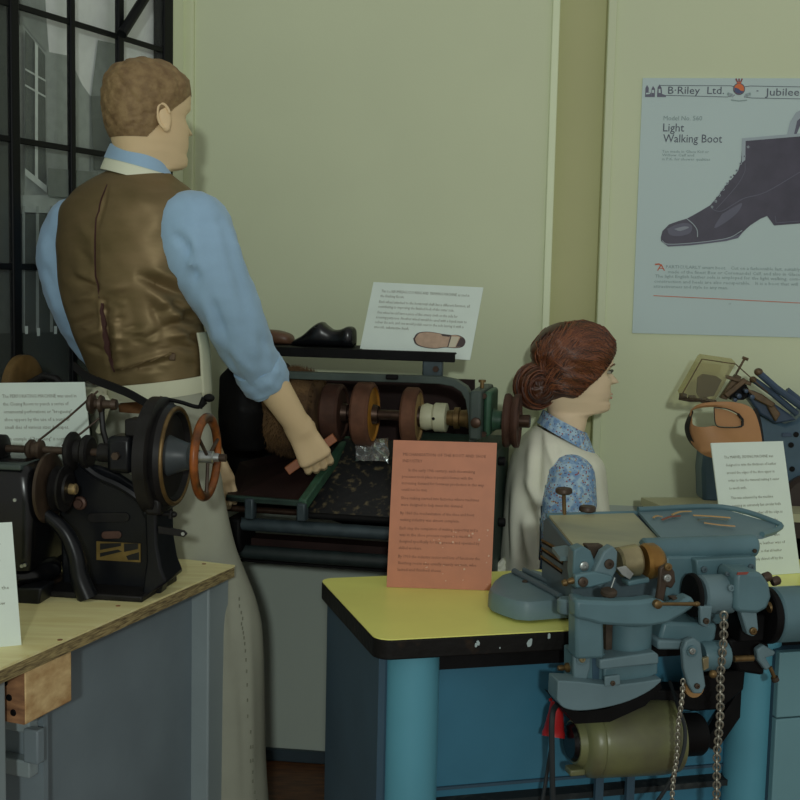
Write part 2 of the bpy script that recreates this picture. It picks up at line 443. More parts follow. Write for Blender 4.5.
# pedestal and right end body
r0, r1 = A(397, 470, -.30), A(497, 470, -.30)
mb = MB(MF); zt = A(470, 446, -.3).z
mb.span((r0.x, -.36, 0.0), (r1.x, -.06, zt)); mb.build('pedestal', m_green, fm, bevel=.01)
for py in (461, 522):
    p = A(498, py, -.34); mb = MB(MF); mb.cyl(p, p + Vector((.018, 0, 0)), .011, n=14); mb.build('knob', m_black, fm, bevel=.003)
# hood sheet: rounded right end, open front
path = [A(*q, -.36) for q in ((258, 371), (300, 372.5), (350, 374), (400, 375.5), (440, 377), (455, 380), (466, 387), (472, 398), (475, 415), (476, 442))]
nn = len(path); th = .009
rings = []
for i, p in enumerate(path):
    t = (path[min(i + 1, nn - 1)] - path[max(i - 1, 0)]).normalized(); n_ = Vector((-t.z, 0, t.x))
    q = p - n_ * th * 1.9
    rings.append([p, Vector((p.x, -.32, p.z)), Vector((q.x, -.32, q.z)), q])
mb = MB(MF); mb.loft(rings); mb.build('hood', m_hood, fm, bevel=.002, smooth=40)
for px in (392,):
    p = A(px, 377, -.365); mb = MB(MF); mb.box(p, (.03, .012, .012)); mb.build('hood_clip', m_black, fm, bevel=.003)
mb = MB(MF); a, b = A(262, 374, -.08), A(474, 382, -.08)
mb.prism([A(250, 372, -.08), A(474, 380, -.08), A(474, 470, -.08), A(235, 470, -.08)], (0, .02, 0)); mb.build('back_panel', m_maroon, fm)
mb = MB(MF); mb.prism([A(222, 446, -.10), A(395, 446, -.10), A(395, 540, -.10), A(305, 512, -.10), A(226, 505, -.10)], (0, .02, 0)); mb.build('lower_panel', m_black, fm)
# black dust duct on the left
mb = MB(MF); rings = []
for px0, zz0, zz1, ya, yb in ((218, 376, 447, -.36, -.1), (226, 368, 450, -.38, -.1), (240, 366, 452, -.40, -.1), (256, 370, 452, -.38, -.1), (266, 380, 448, -.34, -.1)):
    rings.append([A(px0, zz1, ya), A(px0, (zz0 + zz1) / 2, ya - .03), A(px0, zz0, ya + .02), Vector((A(px0, zz0, ya).x, yb, A(px0, zz0, ya).z)), Vector((A(px0, zz1, ya).x, yb, A(px0, zz1, ya).z))])
mb.loft(rings); mb.build('dust_duct', m_black, fm, bevel=.012, smooth=60)
# shaft and what turns on it
zc = A(400, 415.5, -.28).z
def sx(px): return A(px, 416, -.28).x
def sp(px): return Vector((sx(px), -.28, zc))
XA = Vector((1, 0, 0))
mb = MB(MF); mb.cyl(sp(250), sp(500), .013, n=16); mb.build('shaft', m_shaft, fm)
s_ = (sp(401) - sp(400)).length
bw = MB(MF); bw.lathe(sp(262), XA, [(0, 0), (0, .07), (.02, .095), (.06, .106), (.11, .106), (.145, .095), (.155, .07), (.16, 0)], 40); br = bw.build('brush', m_fur, fm)
mb = MB(MF); rnd = random.Random(4)
for _ in range(4200):
    u = rnd.random(); th_ = rnd.random() * 6.283; x = .012 + u * .142
    r = .068 + .036 * math.sin(math.pi * min(1, max(0, (u * .9 + .05)))) ** .6
    d = Vector((rnd.uniform(-.25, .25), math.cos(th_), math.sin(th_))).normalized(); p = sp(262) + XA * x + Vector((0, math.cos(th_), math.sin(th_))) * r
    e, f_ = perp(d); L = rnd.uniform(.008, .02); w = .0011
    mb.add([p + e * w, p - e * w * .5 + f_ * w, p - e * w * .5 - f_ * w, p + d * L + Vector((0, 0, -.002))], [(0, 1, 3), (1, 2, 3), (2, 0, 3)])
bo = mb.build('bristles', m_fur, br, fix=False, smooth=0); bo['kind'] = 'stuff'
def wheel(px, r, w, m1, m2, name='buffing_wheel'):
    mb = MB(MF); o = sp(px)
    mb.lathe(o, XA, [(-w / 2, .016), (-w / 2, r - .006), (-w / 2 + .006, r), (w / 2 - .006, r), (w / 2, r - .006), (w / 2, r - .012)], 44); k = mb.build(name, m1, fm)
    mb = MB(MF); mb.lathe(o, XA, [(w / 2 - .0005, r - .012), (w / 2 - .006, r - .013), (w / 2 - .001, .02)], 44); mb.build('wheel_face', m2, k)
    mb = MB(MF); mb.cyl(o + XA * (w / 2 - .008), o + XA * (w / 2 + .012), .028, .022, n=20); mb.build('wheel_hub', m_shaft, k)
    return k
wheel(334, .073, .048, m_brownd, m_brownd)
wheel(365, .080, .046, m_brownw, m_ochre)
wheel(412, .072, .038, m_brownw, m_beigef)
mb = MB(MF); o = sp(422); mb.lathe(o, XA, [(0, 0), (0, .030), (.012, .034), (.028, .030), (.034, .036), (.062, .036), (.064, .030), (.064, 0)], 32); mb.build('spool_hub', m_cream, fm)
mb = MB(MF); mb.cyl(sp(436) + Vector((0, -.036, .0)), sp(436) + Vector((0, -.0365, 0)), .004, n=10); mb.build('screw_hole', m_black, fm)
mb = MB(MF); o = sp(446); mb.lathe(o, XA, [(0, 0), (0, .018), (.02, .02), (.022, .027), (.034, .027), (.036, .02), (.05, .022), (.066, .03), (.068, 0)], 26); mb.build('bearing_collar', m_brass, fm)
# bearing housing
b0, b1 = A(471, 390, -.36), A(491, 440, -.36)
mb = MB(MF); mb.span((b0.x, -.38, b1.z), (b0.x + .028, -.16, b0.z)); mb.build('bearing_plate', m_hood, fm, bevel=.006)
mb = MB(MF); mb.span((b0.x + .028, -.34, b1.z + .004), (b1.x - .006, -.2, b0.z - .004)); mb.build('bearing_housing', m_greenl, fm, bevel=.008)
mb = MB(MF); mb.lathe(sp(489), XA, [(0, 0), (0, .032), (.02, .024), (.05, .02), (.05, 0)], 22); mb.build('bearing_boss', m_greenl, fm)
p = A(482, 388, -.3); mb = MB(MF); mb.cyl(p, p + Vector((0, 0, .014)), .005, n=10); mb.cyl(p + Vector((0, 0, .014)), p + Vector((0, 0, .02)), .009, n=12); mb.build('grease_cap', m_brass, fm)
p = A(475.5, 423, -.385); mb = MB(MF); mb.lathe(p + Vector((0, .006, 0)), (0, -1, 0), [(0, 0), (0, .013), (.008, .012), (.01, .006), (.01, 0)], 16); mb.build('bolt_head', m_shaft, fm)
for px, py in ((484, 396), (484, 434)):
    p = A(px, py, -.345); mb = MB(MF); mb.cyl(p + Vector((0, .006, 0)), p + Vector((0, -.006, 0)), .007, n=6); mb.build('bolt_head', m_shaft, fm)
mb = MB(MF); o = sp(505); R_ = .067
mb.lathe(o, XA, [(0, 0), (0, R_ * .45), (.004, R_ * .5), (.004, R_ * .8), (0, R_ * .86), (0, R_ * .97), (.006, R_), (.012, R_ * .97), (.018, R_ * .86), (.024, R_ * .97), (.030, R_), (.036, R_ * .97), (.036, R_ * .88), (.031, R_ * .8), (.031, R_ * .4), (.036, R_ * .34), (.036, 0)], 44)
mb.build('pulley', m_brownd, fm)
mb = MB(MF); mb.cyl(o + XA * .03, o + XA * .062, .016, n=18, ch=.002); mb.build('shaft_end', m_shaft, fm)
# shelf bar and brackets
zs0 = A(400, 351, -.3).z; zs1 = A(400, 360.5, -.3).z
x0, x1 = A(240, 347, -.30).x, A(455, 360, -.30).x; x_m = A(358, 352, -.30).x
mb = MB(MF); mb.span((x0, -.30, zs0 - .005), (x_m, -.12, zs0)); mb.span((x_m, -.30, zs0 - .005), (x1, -.276, zs0)); mb.span((x0, -.302, zs1), (x1, -.296, zs0)); mb.build('shelf_bar', m_black, fm, bevel=.002)
for px in (436, 276):
    mb = MB(MF); p = A(px, 361, -.25); q = A(px, 377, -.25); mb.span((p.x - .026, -.295, q.z), (p.x + .024, -.272, zs0 - .006)); mb.build('shelf_bracket', m_rail, fm, bevel=.004)
    mb = MB(MF); c = A(px, 369, -.295); mb.cyl(c, c + Vector((0, -.006, 0)), .008, n=6); mb.build('bolt_head', m_shaft, fm)
# hopper plate, foil, tray, rails
mb = MB(MF); q = [A(334, 438, -.22), A(393, 441, -.22), A(395, 524, -.44), A(306, 515, -.44)]
mb.prism(q, Vector((0, .012, 0))); mb.build('hopper_plate', m_speck, fm)
fo = []
for i in range(8):
    row = []
    for j in range(6):
        px = 356 + i * 4.7 + random.uniform(-1, 1); py = 437 + j * 4.8 + random.uniform(-1, 1) + i * .2
        row.append(A(px, py, -.255 - .01 * j + random.uniform(-.008, .006)))
    fo.append(row)
mb = MB(MF); mb.loft(fo, cap=False, closed=False); f_ = mb.build('foil_patch', m_foil, fm, smooth=0)
tz = A(300, 508, -.52)
mb = MB(MF); tl, tr = A(226, 497, -.5), A(302, 503, -.5)
bk, bk2 = A(236, 468, -.22), A(343, 440, -.2)
mb.prism([tl, tr, bk2, A(240, 462, -.2)], (0, 0, -.008)); mb.build('tray', m_maroon, fm)
mb = MB(MF); mb.prism([A(226, 495, -.5), A(303, 501, -.5), A(303, 507, -.5), A(226, 501, -.5)], (0, .012, 0)); mb.build('tray_lip', m_green, fm, bevel=.002)
mb = MB(MF); d0, d1 = A(301, 502, -.5), A(346, 438, -.2)
mb.prism([d0 + Vector((-.007, 0, .006)), d0 + Vector((.013, 0, .006)), d0 + Vector((.013, 0, -.022)), d0 + Vector((-.007, 0, -.022))], d1 - d0); mb.build('tray_rail', m_greenl, fm, bevel=.003)
for px, a, b in ((250, 498, 519), (302, 503, 521)):
    mb = MB(MF); p = A(px, a, -.5); q = A(px, b, -.5); mb.span((p.x - .011, -.51, q.z), (p.x + .011, -.48, p.z)); mb.build('tray_foot', m_rail, fm, bevel=.004)
def tubez(pxa, pya, pxb, y, r, name, m):
    p = A(pxa, pya, y); x2 = A(pxb, pya, y).x
    mb = MB(MF); mb.cyl(p, (x2, y, p.z), r, n=20); return mb.build(name, m, fm)
tubez(240, 523.5, 400, -.46, .016, 'front_rail', m_rail)
tubez(238, 551, 400, -.44, .017, 'front_rail', m_rail2)
tubez(228, 508, 300, -.42, .008, 'thin_rail', m_shaft)
tubez(304, 515, 400, -.47, .008, 'thin_rail', m_black)
mb = MB(MF); p = A(238, 537, -.40); q = A(400, 560, -.40); mb.span((p.x, -.40, q.z + .006), (q.x, -.34, p.z)); mb.build('bed_beam', m_maroon, fm)
mb = MB(MF); p = A(240, 556, -.42); mb.span((p.x, -.42, p.z - .014), (q.x, -.3, p.z - .008)); mb.build('bed_flange', m_black, fm)
mb = MB(MF); p = A(229, 516, -.46); q = A(243, 552, -.46); mb.span((p.x, -.48, q.z), (q.x, -.36, p.z)); mb.build('bed_end', m_black, fm, bevel=.008)

# ------------------------------------------------------------------ what lies on the shelf
def last_form(name, label, cat, fr, y, top, bot, wid, m, mo=None):
    """shoe shape lofted along x: top/bot are pixel outlines [(px,py)...] in the plane y"""
    n = len(top); rings = []; T = spline([tuple(fr.y(*q, y)) for q in top], 4); B = spline([tuple(fr.y(*q, y)) for q in bot], 4); W = spline([(w,) for w in wid], 4)
    for t, b, w in zip(T, B, W):
        c = (Vector(t) + Vector(b)) / 2; h = (t[2] - b[2]) / 2; r = []
        for k in range(20):
            a = 2 * math.pi * k / 20; ca, sa = math.cos(a), math.sin(a)
            e = .62; r.append(Vector((c.x + (Vector(t).x - c.x) * sa, y + w[0] * abs(ca) ** e * math.copysign(1, ca), c.z + h * abs(sa) ** e * math.copysign(1, sa))))
        rings.append(r)
    mb = MB(fr); mb.loft(rings); base = fr.w((rings[n // 2][0].x, y, min(p.z for r in rings for p in r)))
    o = mb.build(name, m, org=base, smooth=60); return tag(o, label, cat)
YS = -.22
kz = (zs0 - A(322, 346.5, YS).z)
def top_shift(l): return l
o = last_form('shoe_last', 'black polished shoe last with a peaked instep lying on the machine shelf', 'shoe last', MF, YS,
    [(291, 345), (296, 341), (305, 336), (314, 328), (322, 323.5), (327, 327), (333, 331), (341, 331), (349, 328), (354, 330), (355.5, 337)],
    [(291, 346.5), (296, 347), (305, 347.3), (314, 347.6), (322, 348), (327, 348.2), (333, 348.3), (341, 348.5), (349, 349), (354, 348.5), (355.5, 345)],
    [.006, .02, .032, .036, .034, .032, .03, .03, .032, .026, .01], m_black2)
o.location.z = zs0
o = last_form('shoe_last', 'brown wooden last half hidden behind the blue shirt sleeve on the shelf', 'shoe last', MF, -.18,
    [(256, 338), (262, 332), (274, 332), (284, 334), (291, 337), (294, 342)], [(256, 345), (262, 345.5), (274, 346), (284, 346.3), (291, 346.5), (294, 346)],
    [.01, .025, .032, .032, .026, .008], mat('brown_last_wood', (66, 46, 34), rough=.4, var=.2, scale=20))
o.location.z = zs0

# ------------------------------------------------------------------ signs
m_card = mat('white_card', (156, 166, 160), rough=.6, var=.02, scale=20)
m_ink = mat('grey_brown_print_ink', (92, 92, 84), rough=.7, var=.02)
def sign(name, label, cat, BL, BR, TL, lines, m_c, m_i, size, left, top, step, thick=.003, ragged=None):
    S = Sheet(BL, BR, TL); root = thing(name, label, cat, (S.BL + S.BR) / 2)
    S.card(thick).build('card', m_c, root)
    mb = MB()
    for i, l in enumerate(lines):
        if not l: continue
        t, w = l[0], l[1]; ind = l[2] if len(l) > 2 else 0
        S.line(mb, t, left + ind, top + step * (l[3] if len(l) > 3 else i), size, w, h=.0007)
    mb.build('lettering', m_i, root, smooth=0, fix=False)['kind'] = 'stuff'
    return root, S
BLp = MF.w(A(359, 353, -.262)); BRp = MF.w(A(470, 360, -.268)); TLp = MF.w(A(373.5, 282, -.20))
rt, S = sign('information_card', 'white information card with a shoe sole picture propped on the machine shelf', 'sign', BLp, BRp, TLp, [
    ('This is a NAUMKEAG SCOURING AND TRIMMING MACHINE, as used in', .80, .0, 0), ('the finishing Room.', .22, .0, 1),
    ('Each wheel attached to the horizontal shaft has a different function, all', .82, .0, 2.2), ('contributing to improving the finished look of the outer sole.', .69, .0, 3.2),
    ('One wheel would have a piece of fine emery cloth on the side for', .73, .0, 4.4), ('scouring purposes. Another wheel would be used with a liquid stain to', .82, .0, 5.4),
    ('colour the sole, and one would polish over to the sole leaving it with a', .80, .0, 6.4), ('smooth, substantive finish.', .32, .0, 7.4)],
    m_card, m_ink, .055, .09, .14, .068)
def oval(cx, cy, rx, ry, n=30, f=lambda a: 1.0): return [(cx + rx * math.cos(2 * math.pi * k / n) * f(2 * math.pi * k / n), cy + ry * math.sin(2 * math.pi * k / n) * f(2 * math.pi * k / n)) for k in range(n)]
m_sole = mat('printed_tan_sole', (132, 112, 96), rough=.6, var=.1, scale=60)
m_soled = mat('printed_dark_sole', (52, 44, 44), rough=.6, var=.1)
sole = spline([(.47, .76), (.50, .68), (.58, .655), (.68, .665), (.76, .685), (.84, .675), (.90, .705), (.925, .76), (.91, .825), (.85, .85), (.76, .85), (.67, .875), (.57, .865), (.50, .83), (.47, .76)], 4)[:-1]
def grow(pl, k): cx = sum(p[0] for p in pl) / len(pl); cy = sum(p[1] for p in pl) / len(pl); return [(cx + (a - cx) * k, cy + (b - cy) * k) for a, b in pl]
mb = MB(); S.poly(mb, grow(sole, 1.03), .0007); pic = mb.build('sole_outline', m_soled, rt, smooth=0, fix=False)
mb = MB(); S.poly(mb, grow(sole, .96), .0011); mb.build('sole_print', m_sole, rt, smooth=0, fix=False)
mb = MB(); S.poly(mb, [(.88, .70), (.915, .73), (.925, .77), (.905, .825), (.855, .84)], .0015); S.poly(mb, [(.79, .69), (.80, .69), (.79, .85), (.78, .85)], .0015); S.poly(mb, [(.70, .67), (.80, .68), (.78, .705), (.72, .70)], .0015); mb.build('heel_print', m_soled, rt, smooth=0, fix=False)
mb = MB(); S.poly(mb, [(.80, .70), (.87, .70), (.85, .84), (.79, .845)], .0013); mb.build('heel_print', mat('printed_pale_heel', (146, 140, 124), rough=.6), rt, smooth=0, fix=False)
# ================================================================== LEFT BENCH WITH THE PERFORATING MACHINE
TF = Frame((-.346, 2.524, 0), 69)          # origin under the far corner; x along the near edge (away), y to the left
m_ply = mat('pale_plywood', (170, 163, 122), rough=.5, scale=7, stretch=(1, 7, 1), rgb2=(158, 149, 104), var=.1)
m_plyedge = mat('worn_plywood_edge', (118, 106, 72), rough=.8, scale=40, stretch=(1, 1, 9), rgb2=(60, 50, 34), bump=.4)
m_gsteel = mat('grey_steel_panel', (88, 98, 103), rough=.45, var=.08, scale=6, spec=.3)
m_gsteel2 = mat('pale_grey_steel_edge', (100, 110, 112), rough=.4, var=.06, scale=6, spec=.3)
m_block = mat('worn_pale_timber', (158, 138, 100), rough=.7, scale=9, stretch=(1, 3, 5), rgb2=(126, 98, 64), bump=.2)
m_endg = mat('dark_end_grain', (120, 88, 60), rough=.8, scale=18, stretch=(1, 1, 4), rgb2=(70, 46, 32))
ZB = .76
wb = thing('workbench', 'grey steel workbench with worn plywood top under the black machine', 'table', TF.w((-.5, .35, 0)))
TXL = -1.15
mb = MB(TF); mb.span((TXL, 0, ZB - .004), (0, .50, ZB)); mb.build('plywood_top', m_ply, wb)
mb = MB(TF); mb.span((TXL, .001, ZB - .026), (-.001, .499, ZB - .004)); mb.build('plywood_edge', m_plyedge, wb)
for px, py in ((204, 564), (118, 606), (60, 640)):
    p = TF.z(px, py, ZB); mb = MB(TF); mb.cyl(p + Vector((0, 0, -.001)), p + Vector((0, 0, .0008)), .0045, n=12); mb.build('screw_head', m_endg, wb)
T = TF.y
xl = T(45, 740, .05).x; xr1 = T(206, 650, .04).x; xr2 = T(230, 650, .03).x
mb = MB(TF); mb.span((xl, .075, .02), (xr1 + .01, .087, ZB - .03)); mb.build('side_panel', m_gsteel, wb)
mb = MB(TF); mb.span((xr1, .034, 0), (xr2, .09, ZB - .028)); mb.build('corner_post', m_gsteel2, wb, bevel=.004)
mb = MB(TF); mb.span((xr2 - .03, .09, 0.02), (xr2 - .02, .47, ZB - .03)); mb.build('end_panel', m_gsteel, wb)
mb = MB(TF); mb.span((TXL + .02, .46, 0), (xr2 - .02, .48, ZB - .03)); mb.build('back_panel', m_gsteel, wb)
mb = MB(TF); p = T(-60, 740, .03).x; q = T(6.5, 740, .03).x; mb.span((p, .03, 0), (q, .09, ZB - .03)); mb.build('corner_post', m_gsteel2, wb, bevel=.004)
mb = MB(TF); mb.span((xl - .004, .05, 0.02), (xl + .008, .45, ZB - .03)); mb.build('inner_panel', m_gsteel, wb)
for py, h in ((722, .035), (768, .03)):
    z = TF.x(30, py, xl - .02).z
    mb = MB(TF); mb.span((xl - .03, .06, z - h / 2), (xl - .004, .44, z + h / 2)); mb.build('drawer_runner', m_gsteel2, wb, bevel=.003)
mb = MB(TF); p = TF.x(34, 745, xl - .03); mb.box(p + Vector((0, 0, 0)), (.02, .03, .06)); mb.build('runner_bracket', m_gsteel, wb, bevel=.003)
wbk = thing('timber_block', 'rough pale timber block fixed under the edge of the plywood top', 'wood block', TF.w((T(48, 690, .004).x, .03, ZB - .12)))
xa_, xb_ = T(25, 690, .004).x, T(72, 690, .004).x
zb_ = T(28, 724, .004).z
mb = MB(TF); mb.span((xa_, .004, zb_), (xb_, .072, ZB - .0265)); mb.build('block_body', m_block, wbk, bevel=.003)
mb = MB(TF); mb.span((xa_ - .001, .005, zb_ + .001), (xa_, .071, ZB - .028)); mb.build('end_grain', m_endg, wbk)
for k in range(3):
    mb = MB(TF); z = zb_ + .018 + .024 * k; mb.lathe((xa_ - .001, .035 + .008 * (k - 1), z), (-1, 0, 0), [(0, 0), (0, .006), (.0015, .005), (.0015, 0)], 12); mb.build('knot', m_black, wbk)

# ------------------------------------------------------------------ the black perforating machine
_c = WORLD.z(95, 600, ZB)
BF = Frame((_c.x, _c.y, ZB), -8)
B = BF.y
m_jap = mat('black_japanned_iron', (21, 23, 27), rough=.33, var=.3, scale=16, spec=.3, bump=.12, bscale=30, k=1.0)
m_jap2 = mat('worn_black_iron', (27, 26, 26), rough=.45, var=.35, scale=22, spec=.25, k=1.2)
m_rust = mat('brown_oiled_iron', (58, 47, 38), rough=.45, var=.3, scale=30, metal=.3, k=1.6)
m_orange = mat('varnished_orange_wood', (126, 68, 24), rough=.35, scale=16, rgb2=(50, 32, 18), mixlo=.36, mixhi=.58, k=1.9)
m_bplate = mat('brass_maker_plate', (96, 80, 42), rough=.45, metal=.4, var=.25, scale=30, k=1.8)
m_copper = mat('copper_maker_badge', (72, 52, 44), rough=.5, metal=.3, var=.2, scale=40, k=1.6)
pm = thing('perforating_machine', 'black iron perforating machine with an orange wooden handwheel on the plywood bench', 'machine', BF.w((0, .08, 0)))
X = Vector((1, 0, 0)); UP = Vector((0, 0, 1)); TO = Vector((0, -1, 0))
# foot
bl, brr = B(42, 598, 0).x, B(142, 600, 0).x
mb = MB(BF); mb.prism([(bl, 0, 0), (brr, 0, 0), (brr + .012, .17, 0), (bl, .17, 0)], (0, 0, .012)); mb.build('base_plate', m_jap2, pm, bevel=.003)
# main casting web behind: outline in the picture plane y = .07
web = [B(*q, .07) for q in ((62, 598), (160, 596), (164, 575), (158, 540), (157, 498), (140, 488), (118, 473), (100, 466), (80, 462), (66, 468), (58, 500), (60, 540))]
mb = MB(BF); mb.prism(web, (0, .04, 0)); mb.build('frame_web', m_jap, pm, bevel=.006)
rib = spline([tuple(B(*q, .055)) for q in ((80, 462), (98, 476), (120, 486), (140, 500), (148, 516))], 5)
mb = MB(BF); mb.tube(rib, .009, 8); mb.build('frame_rib', m_jap, pm)
up_ = [B(*q, .03) for q in ((141, 600), (167, 583), (161, 568), (157, 545), (156, 505), (158, 470), (144, 470), (144, 505), (146, 560))]
mb = MB(BF); mb.prism(up_, (0, .10, 0)); mb.build('upright', m_jap, pm, bevel=.005)
leg = spline([tuple(B(*q, .0)) for q in ((46, 514), (58, 524), (68, 536), (76, 556), (80, 578), (88, 598))], 6)
mb = MB(BF); mb.tube(leg, [.012 + .008 * i / len(leg) for i in range(len(leg))], 12); mb.build('curved_leg', m_jap, pm)
# shaft line
YC = .06
zsh = B(158, 455, YC).z
def bx_(px): return Vector((B(px, 455, YC).x, YC, zsh))
mb = MB(BF); mb.cyl(bx_(-30), bx_(226), .0075, n=14); mb.build('shaft', m_rust, pm)
def disc(px, prof, name, m, n=36):
    mb = MB(BF); mb.lathe(bx_(px), X, prof, n); return mb.build(name, m, pm)
disc(158, [(-.014, 0), (-.014, .10), (-.011, .112), (.011, .112), (.014, .105), (.014, 0)], 'belt_guard', m_jap2, 44)
mb = MB(BF); p = B(144, 498, .0); q = B(160, 516, .0); mb.span((p.x, .0, q.z), (q.x, .12, p.z)); mb.build('guard_clamp', m_jap2, pm, bevel=.006)
fw = disc(170, [(-.014, 0), (-.014, .082), (-.012, .094), (0, .099), (.012, .094), (.014, .084), (.004, .080), (-.002, .03), (.0, 0)], 'flywheel', m_jap2, 48)
mb = MB(BF); mb.torus(bx_(170) + X * .012, X, .091, .0045, 48, 10); mb.build('brass_rim', m_brass, fw)
mb = MB(BF); mb.lathe(bx_(170), X, [(-.002, .0), (-.002, .040), (.012, .034), (.034, .026), (.040, .026), (.042, .014), (.056, .014), (.056, 0)], 28); mb.build('hub_cone', mat('worn_grey_iron', (52, 58, 60), rough=.4, var=.2, k=2.0), fw)
# wooden handwheel
mb = MB(BF); mb.torus(bx_(206), X, .0745, .0100, 52, 14, .8); hwo = mb.build('handwheel', m_orange, pm, label='orange varnished wooden handwheel rim')
mb = MB(BF); mb.lathe(bx_(208), X, [(-.016, 0), (-.016, .012), (.01, .012), (.012, .009), (.022, .008), (.024, .005), (.024, 0)], 18); mb.build('handwheel_hub', m_steel, hwo)
for k in range(3):
    a = 2 * math.pi * k / 3 + .4; d = Vector((0, math.cos(a), math.sin(a)))
    mb = MB(BF); mb.tube([bx_(208) + d * .008, bx_(208) + d * .067], .0035, 8); mb.build('spoke', m_rust, hwo)
# bearing block and pulleys
mb = MB(BF); p, q = B(112, 434, YC), B(137, 472, YC); mb.span((p.x, YC - .032, q.z), (q.x, YC + .03, p.z)); mb.build('bearing_block', m_jap, pm, bevel=.01)
mb = MB(BF); p, q = B(128, 418, YC), B(143, 436, YC); mb.span((p.x, YC - .02, q.z), (q.x, YC + .03, p.z)); mb.build('oil_box', m_jap2, pm, bevel=.004)
mb = MB(BF); p = B(112, 450, YC - .03); mb.cyl(p + Vector((.01, 0, -.01)), p + Vector((.01, -.012, -.01)), .008, n=6); mb.build('bolt_head', m_rust, pm)
disc(74, [(-.010, 0), (-.010, .034), (-.006, .038), (0, .038), (.004, .034), (.006, .024), (.018, .024), (.02, .030), (.024, .033), (.032, .033), (.036, .028), (.036, 0)], 'step_pulley', m_jap2)
disc(100, [(0, 0), (0, .018), (.02, .018), (.022, .022), (.04, .022), (.04, 0)], 'shaft_sleeve', m_jap2)
disc(36, [(-.018, 0), (-.018, .014), (-.012, .02), (-.006, .02), (-.004, .016), (.004, .016), (.006, .019), (.012, .019), (.016, .012), (.016, 0)], 'collar', m_rust)
disc(2, [(-.02, 0), (-.02, .024), (-.014, .027), (.006, .027), (.01, .02), (.01, 0)], 'collar', m_jap2)
# lower pulley
zl = B(50, 487, .03).z
def lp(px): return Vector((B(px, 487, .02).x, .02, zl))
mb = MB(BF); mb.lathe(lp(49), X, [(-.006, 0), (-.006, .06), (-.003, .067), (.003, .067), (.006, .06), (.006, 0)], 40); lo_ = mb.build('lower_pulley', m_rust, pm)
mb = MB(BF); mb.lathe(lp(55), X, [(0, 0), (0, .04), (.004, .044), (.008, .036), (.014, .032), (.018, .044), (.022, .044), (.026, .03), (.03, .028), (.03, 0)], 30); mb.build('cone_pulley', m_jap2, pm)
mb = MB(BF); mb.cyl(lp(64), lp(77), .0105, n=18, ch=.002); mb.build('brass_pin', mat('polished_brass_pin', (134, 116, 82), rough=.25, metal=.6, k=2.0), pm)
p = B(80, 503, .068); mb = MB(BF); mb.lathe(p, TO, [(0, 0), (0, .014), (.004, .013), (.006, .009), (.012, .008), (.012, 0)], 18); mb.build('brass_bolt', m_copper, pm)
# cast name bar, badge and plate on the web (letters worn away)
def lozenge(px0, px1, py0, py1, y, m, name, t=.004):
    p, q = B(px0, (py0 + py1) / 2, y), B(px1, (py0 + py1) / 2, y); r = (B(px0, py0, y).z - B(px0, py1, y).z) / 2
    pts = [p + Vector((r - r * math.sin(a), 0, r * math.cos(a))) for a in [math.pi * k / 8 for k in range(9)]] + [q + Vector((-r + r * math.sin(a), 0, -r * math.cos(a))) for a in [math.pi * k / 8 for k in range(9)]]
    mb = MB(BF); mb.prism(pts, (0, -t, 0)); return mb.build(name, m, pm, bevel=.001)
nb = lozenge(88, 130, 512.5, 522, .07, m_jap2, 'cast_name_bar')
mb = MB(BF)
for i, ch in enumerate('GRIAND'):
    gv, gf = glyphs(ch, 1); o_ = B(93.5 + 5.4 * i, 520.3, .0655)
    mb.add([o_ + Vector((v.x * .016, 0, v.y * .0165)) for v in gv], gf)
mb.build('cast_letters', m_jap, nb, smooth=0, fix=False)
lozenge(102, 122, 531, 538.5, .07, m_copper, 'copper_badge')
p, q = B(97, 541, .07), B(141, 562, .07)
mb = MB(BF); mb.span((p.x, .067, q.z), (q.x, .07, p.z)); mp = mb.build('maker_plate', m_bplate, pm)
m_pl = mat('black_plate_field', (18, 18, 16), rough=.5, var=.1, k=1.5)
for a0, b0, a1, b1, c0, d0, c1, d1 in ((100, 543.5, 121, 543, 121, 546, 100, 550), (100, 553, 118, 549.5, 122, 551.5, 100, 557), (124, 543.5, 138, 543.5, 138, 549, 124, 552), (126, 556, 139, 552, 139, 560, 128, 560)):
    mb = MB(BF); mb.add([B(x, y, .0662) for x, y in ((a0, b0), (a1, b1), (c0, d0), (c1, d1))], [(0, 1, 2, 3)]); mb.build('plate_field', m_pl, mp, smooth=0, fix=False)
# motor head on the left
mb = MB(BF); rings = []
for (px0, px1, py, ya, yb) in ((-40, 24, 461, .0, .12), (-45, 32, 464, -.02, .14), (-45, 37, 474, -.03, .15), (-45, 39, 500, -.03, .15), (-45, 38, 545, -.03, .15), (-45, 36, 566, -.03, .15)):
    z = B(0, py, -.0).z; a, b = B(px0, py, 0).x, B(px1, py, 0).x; r = .022; pts = []
    for cx, cy, a0 in ((b - r, ya + r, -90), (b - r, yb - r, 0), (a + r, yb - r, 90), (a + r, ya + r, 180)):
        for k in range(5):
            t = math.radians(a0 + 90 * k / 4); pts.append(Vector((cx + r * math.cos(t), cy + r * math.sin(t), z)))
    rings.append(pts)
mb.loft(rings); mb.build('motor_head', m_black2, pm, smooth=50)
mb = MB(BF); c = B(20, 576, -.0); mb.ell(c + Vector((-.02, .05, 0)), (.075, .085, .036), None, 28, 16); mb.build('motor_bulge', m_black2, pm)
c = B(20, 588, .0); mb = MB(BF); mb.span((c.x - .095, -.03, c.z - .005), (c.x + .05, .13, c.z + .003)); mb.build('motor_flange', m_rust, pm, bevel=.003)
mb = MB(BF); p, q = B(18, 590, -.05), B(38, 622, -.05); mb.prism([B(16, 588, -.05), B(42, 588, -.05), B(37, 612, -.05), B(34, 624, -.05), B(18, 626, -.05)], (0, .06, 0)); mb.build('motor_foot', m_jap, pm, bevel=.004)
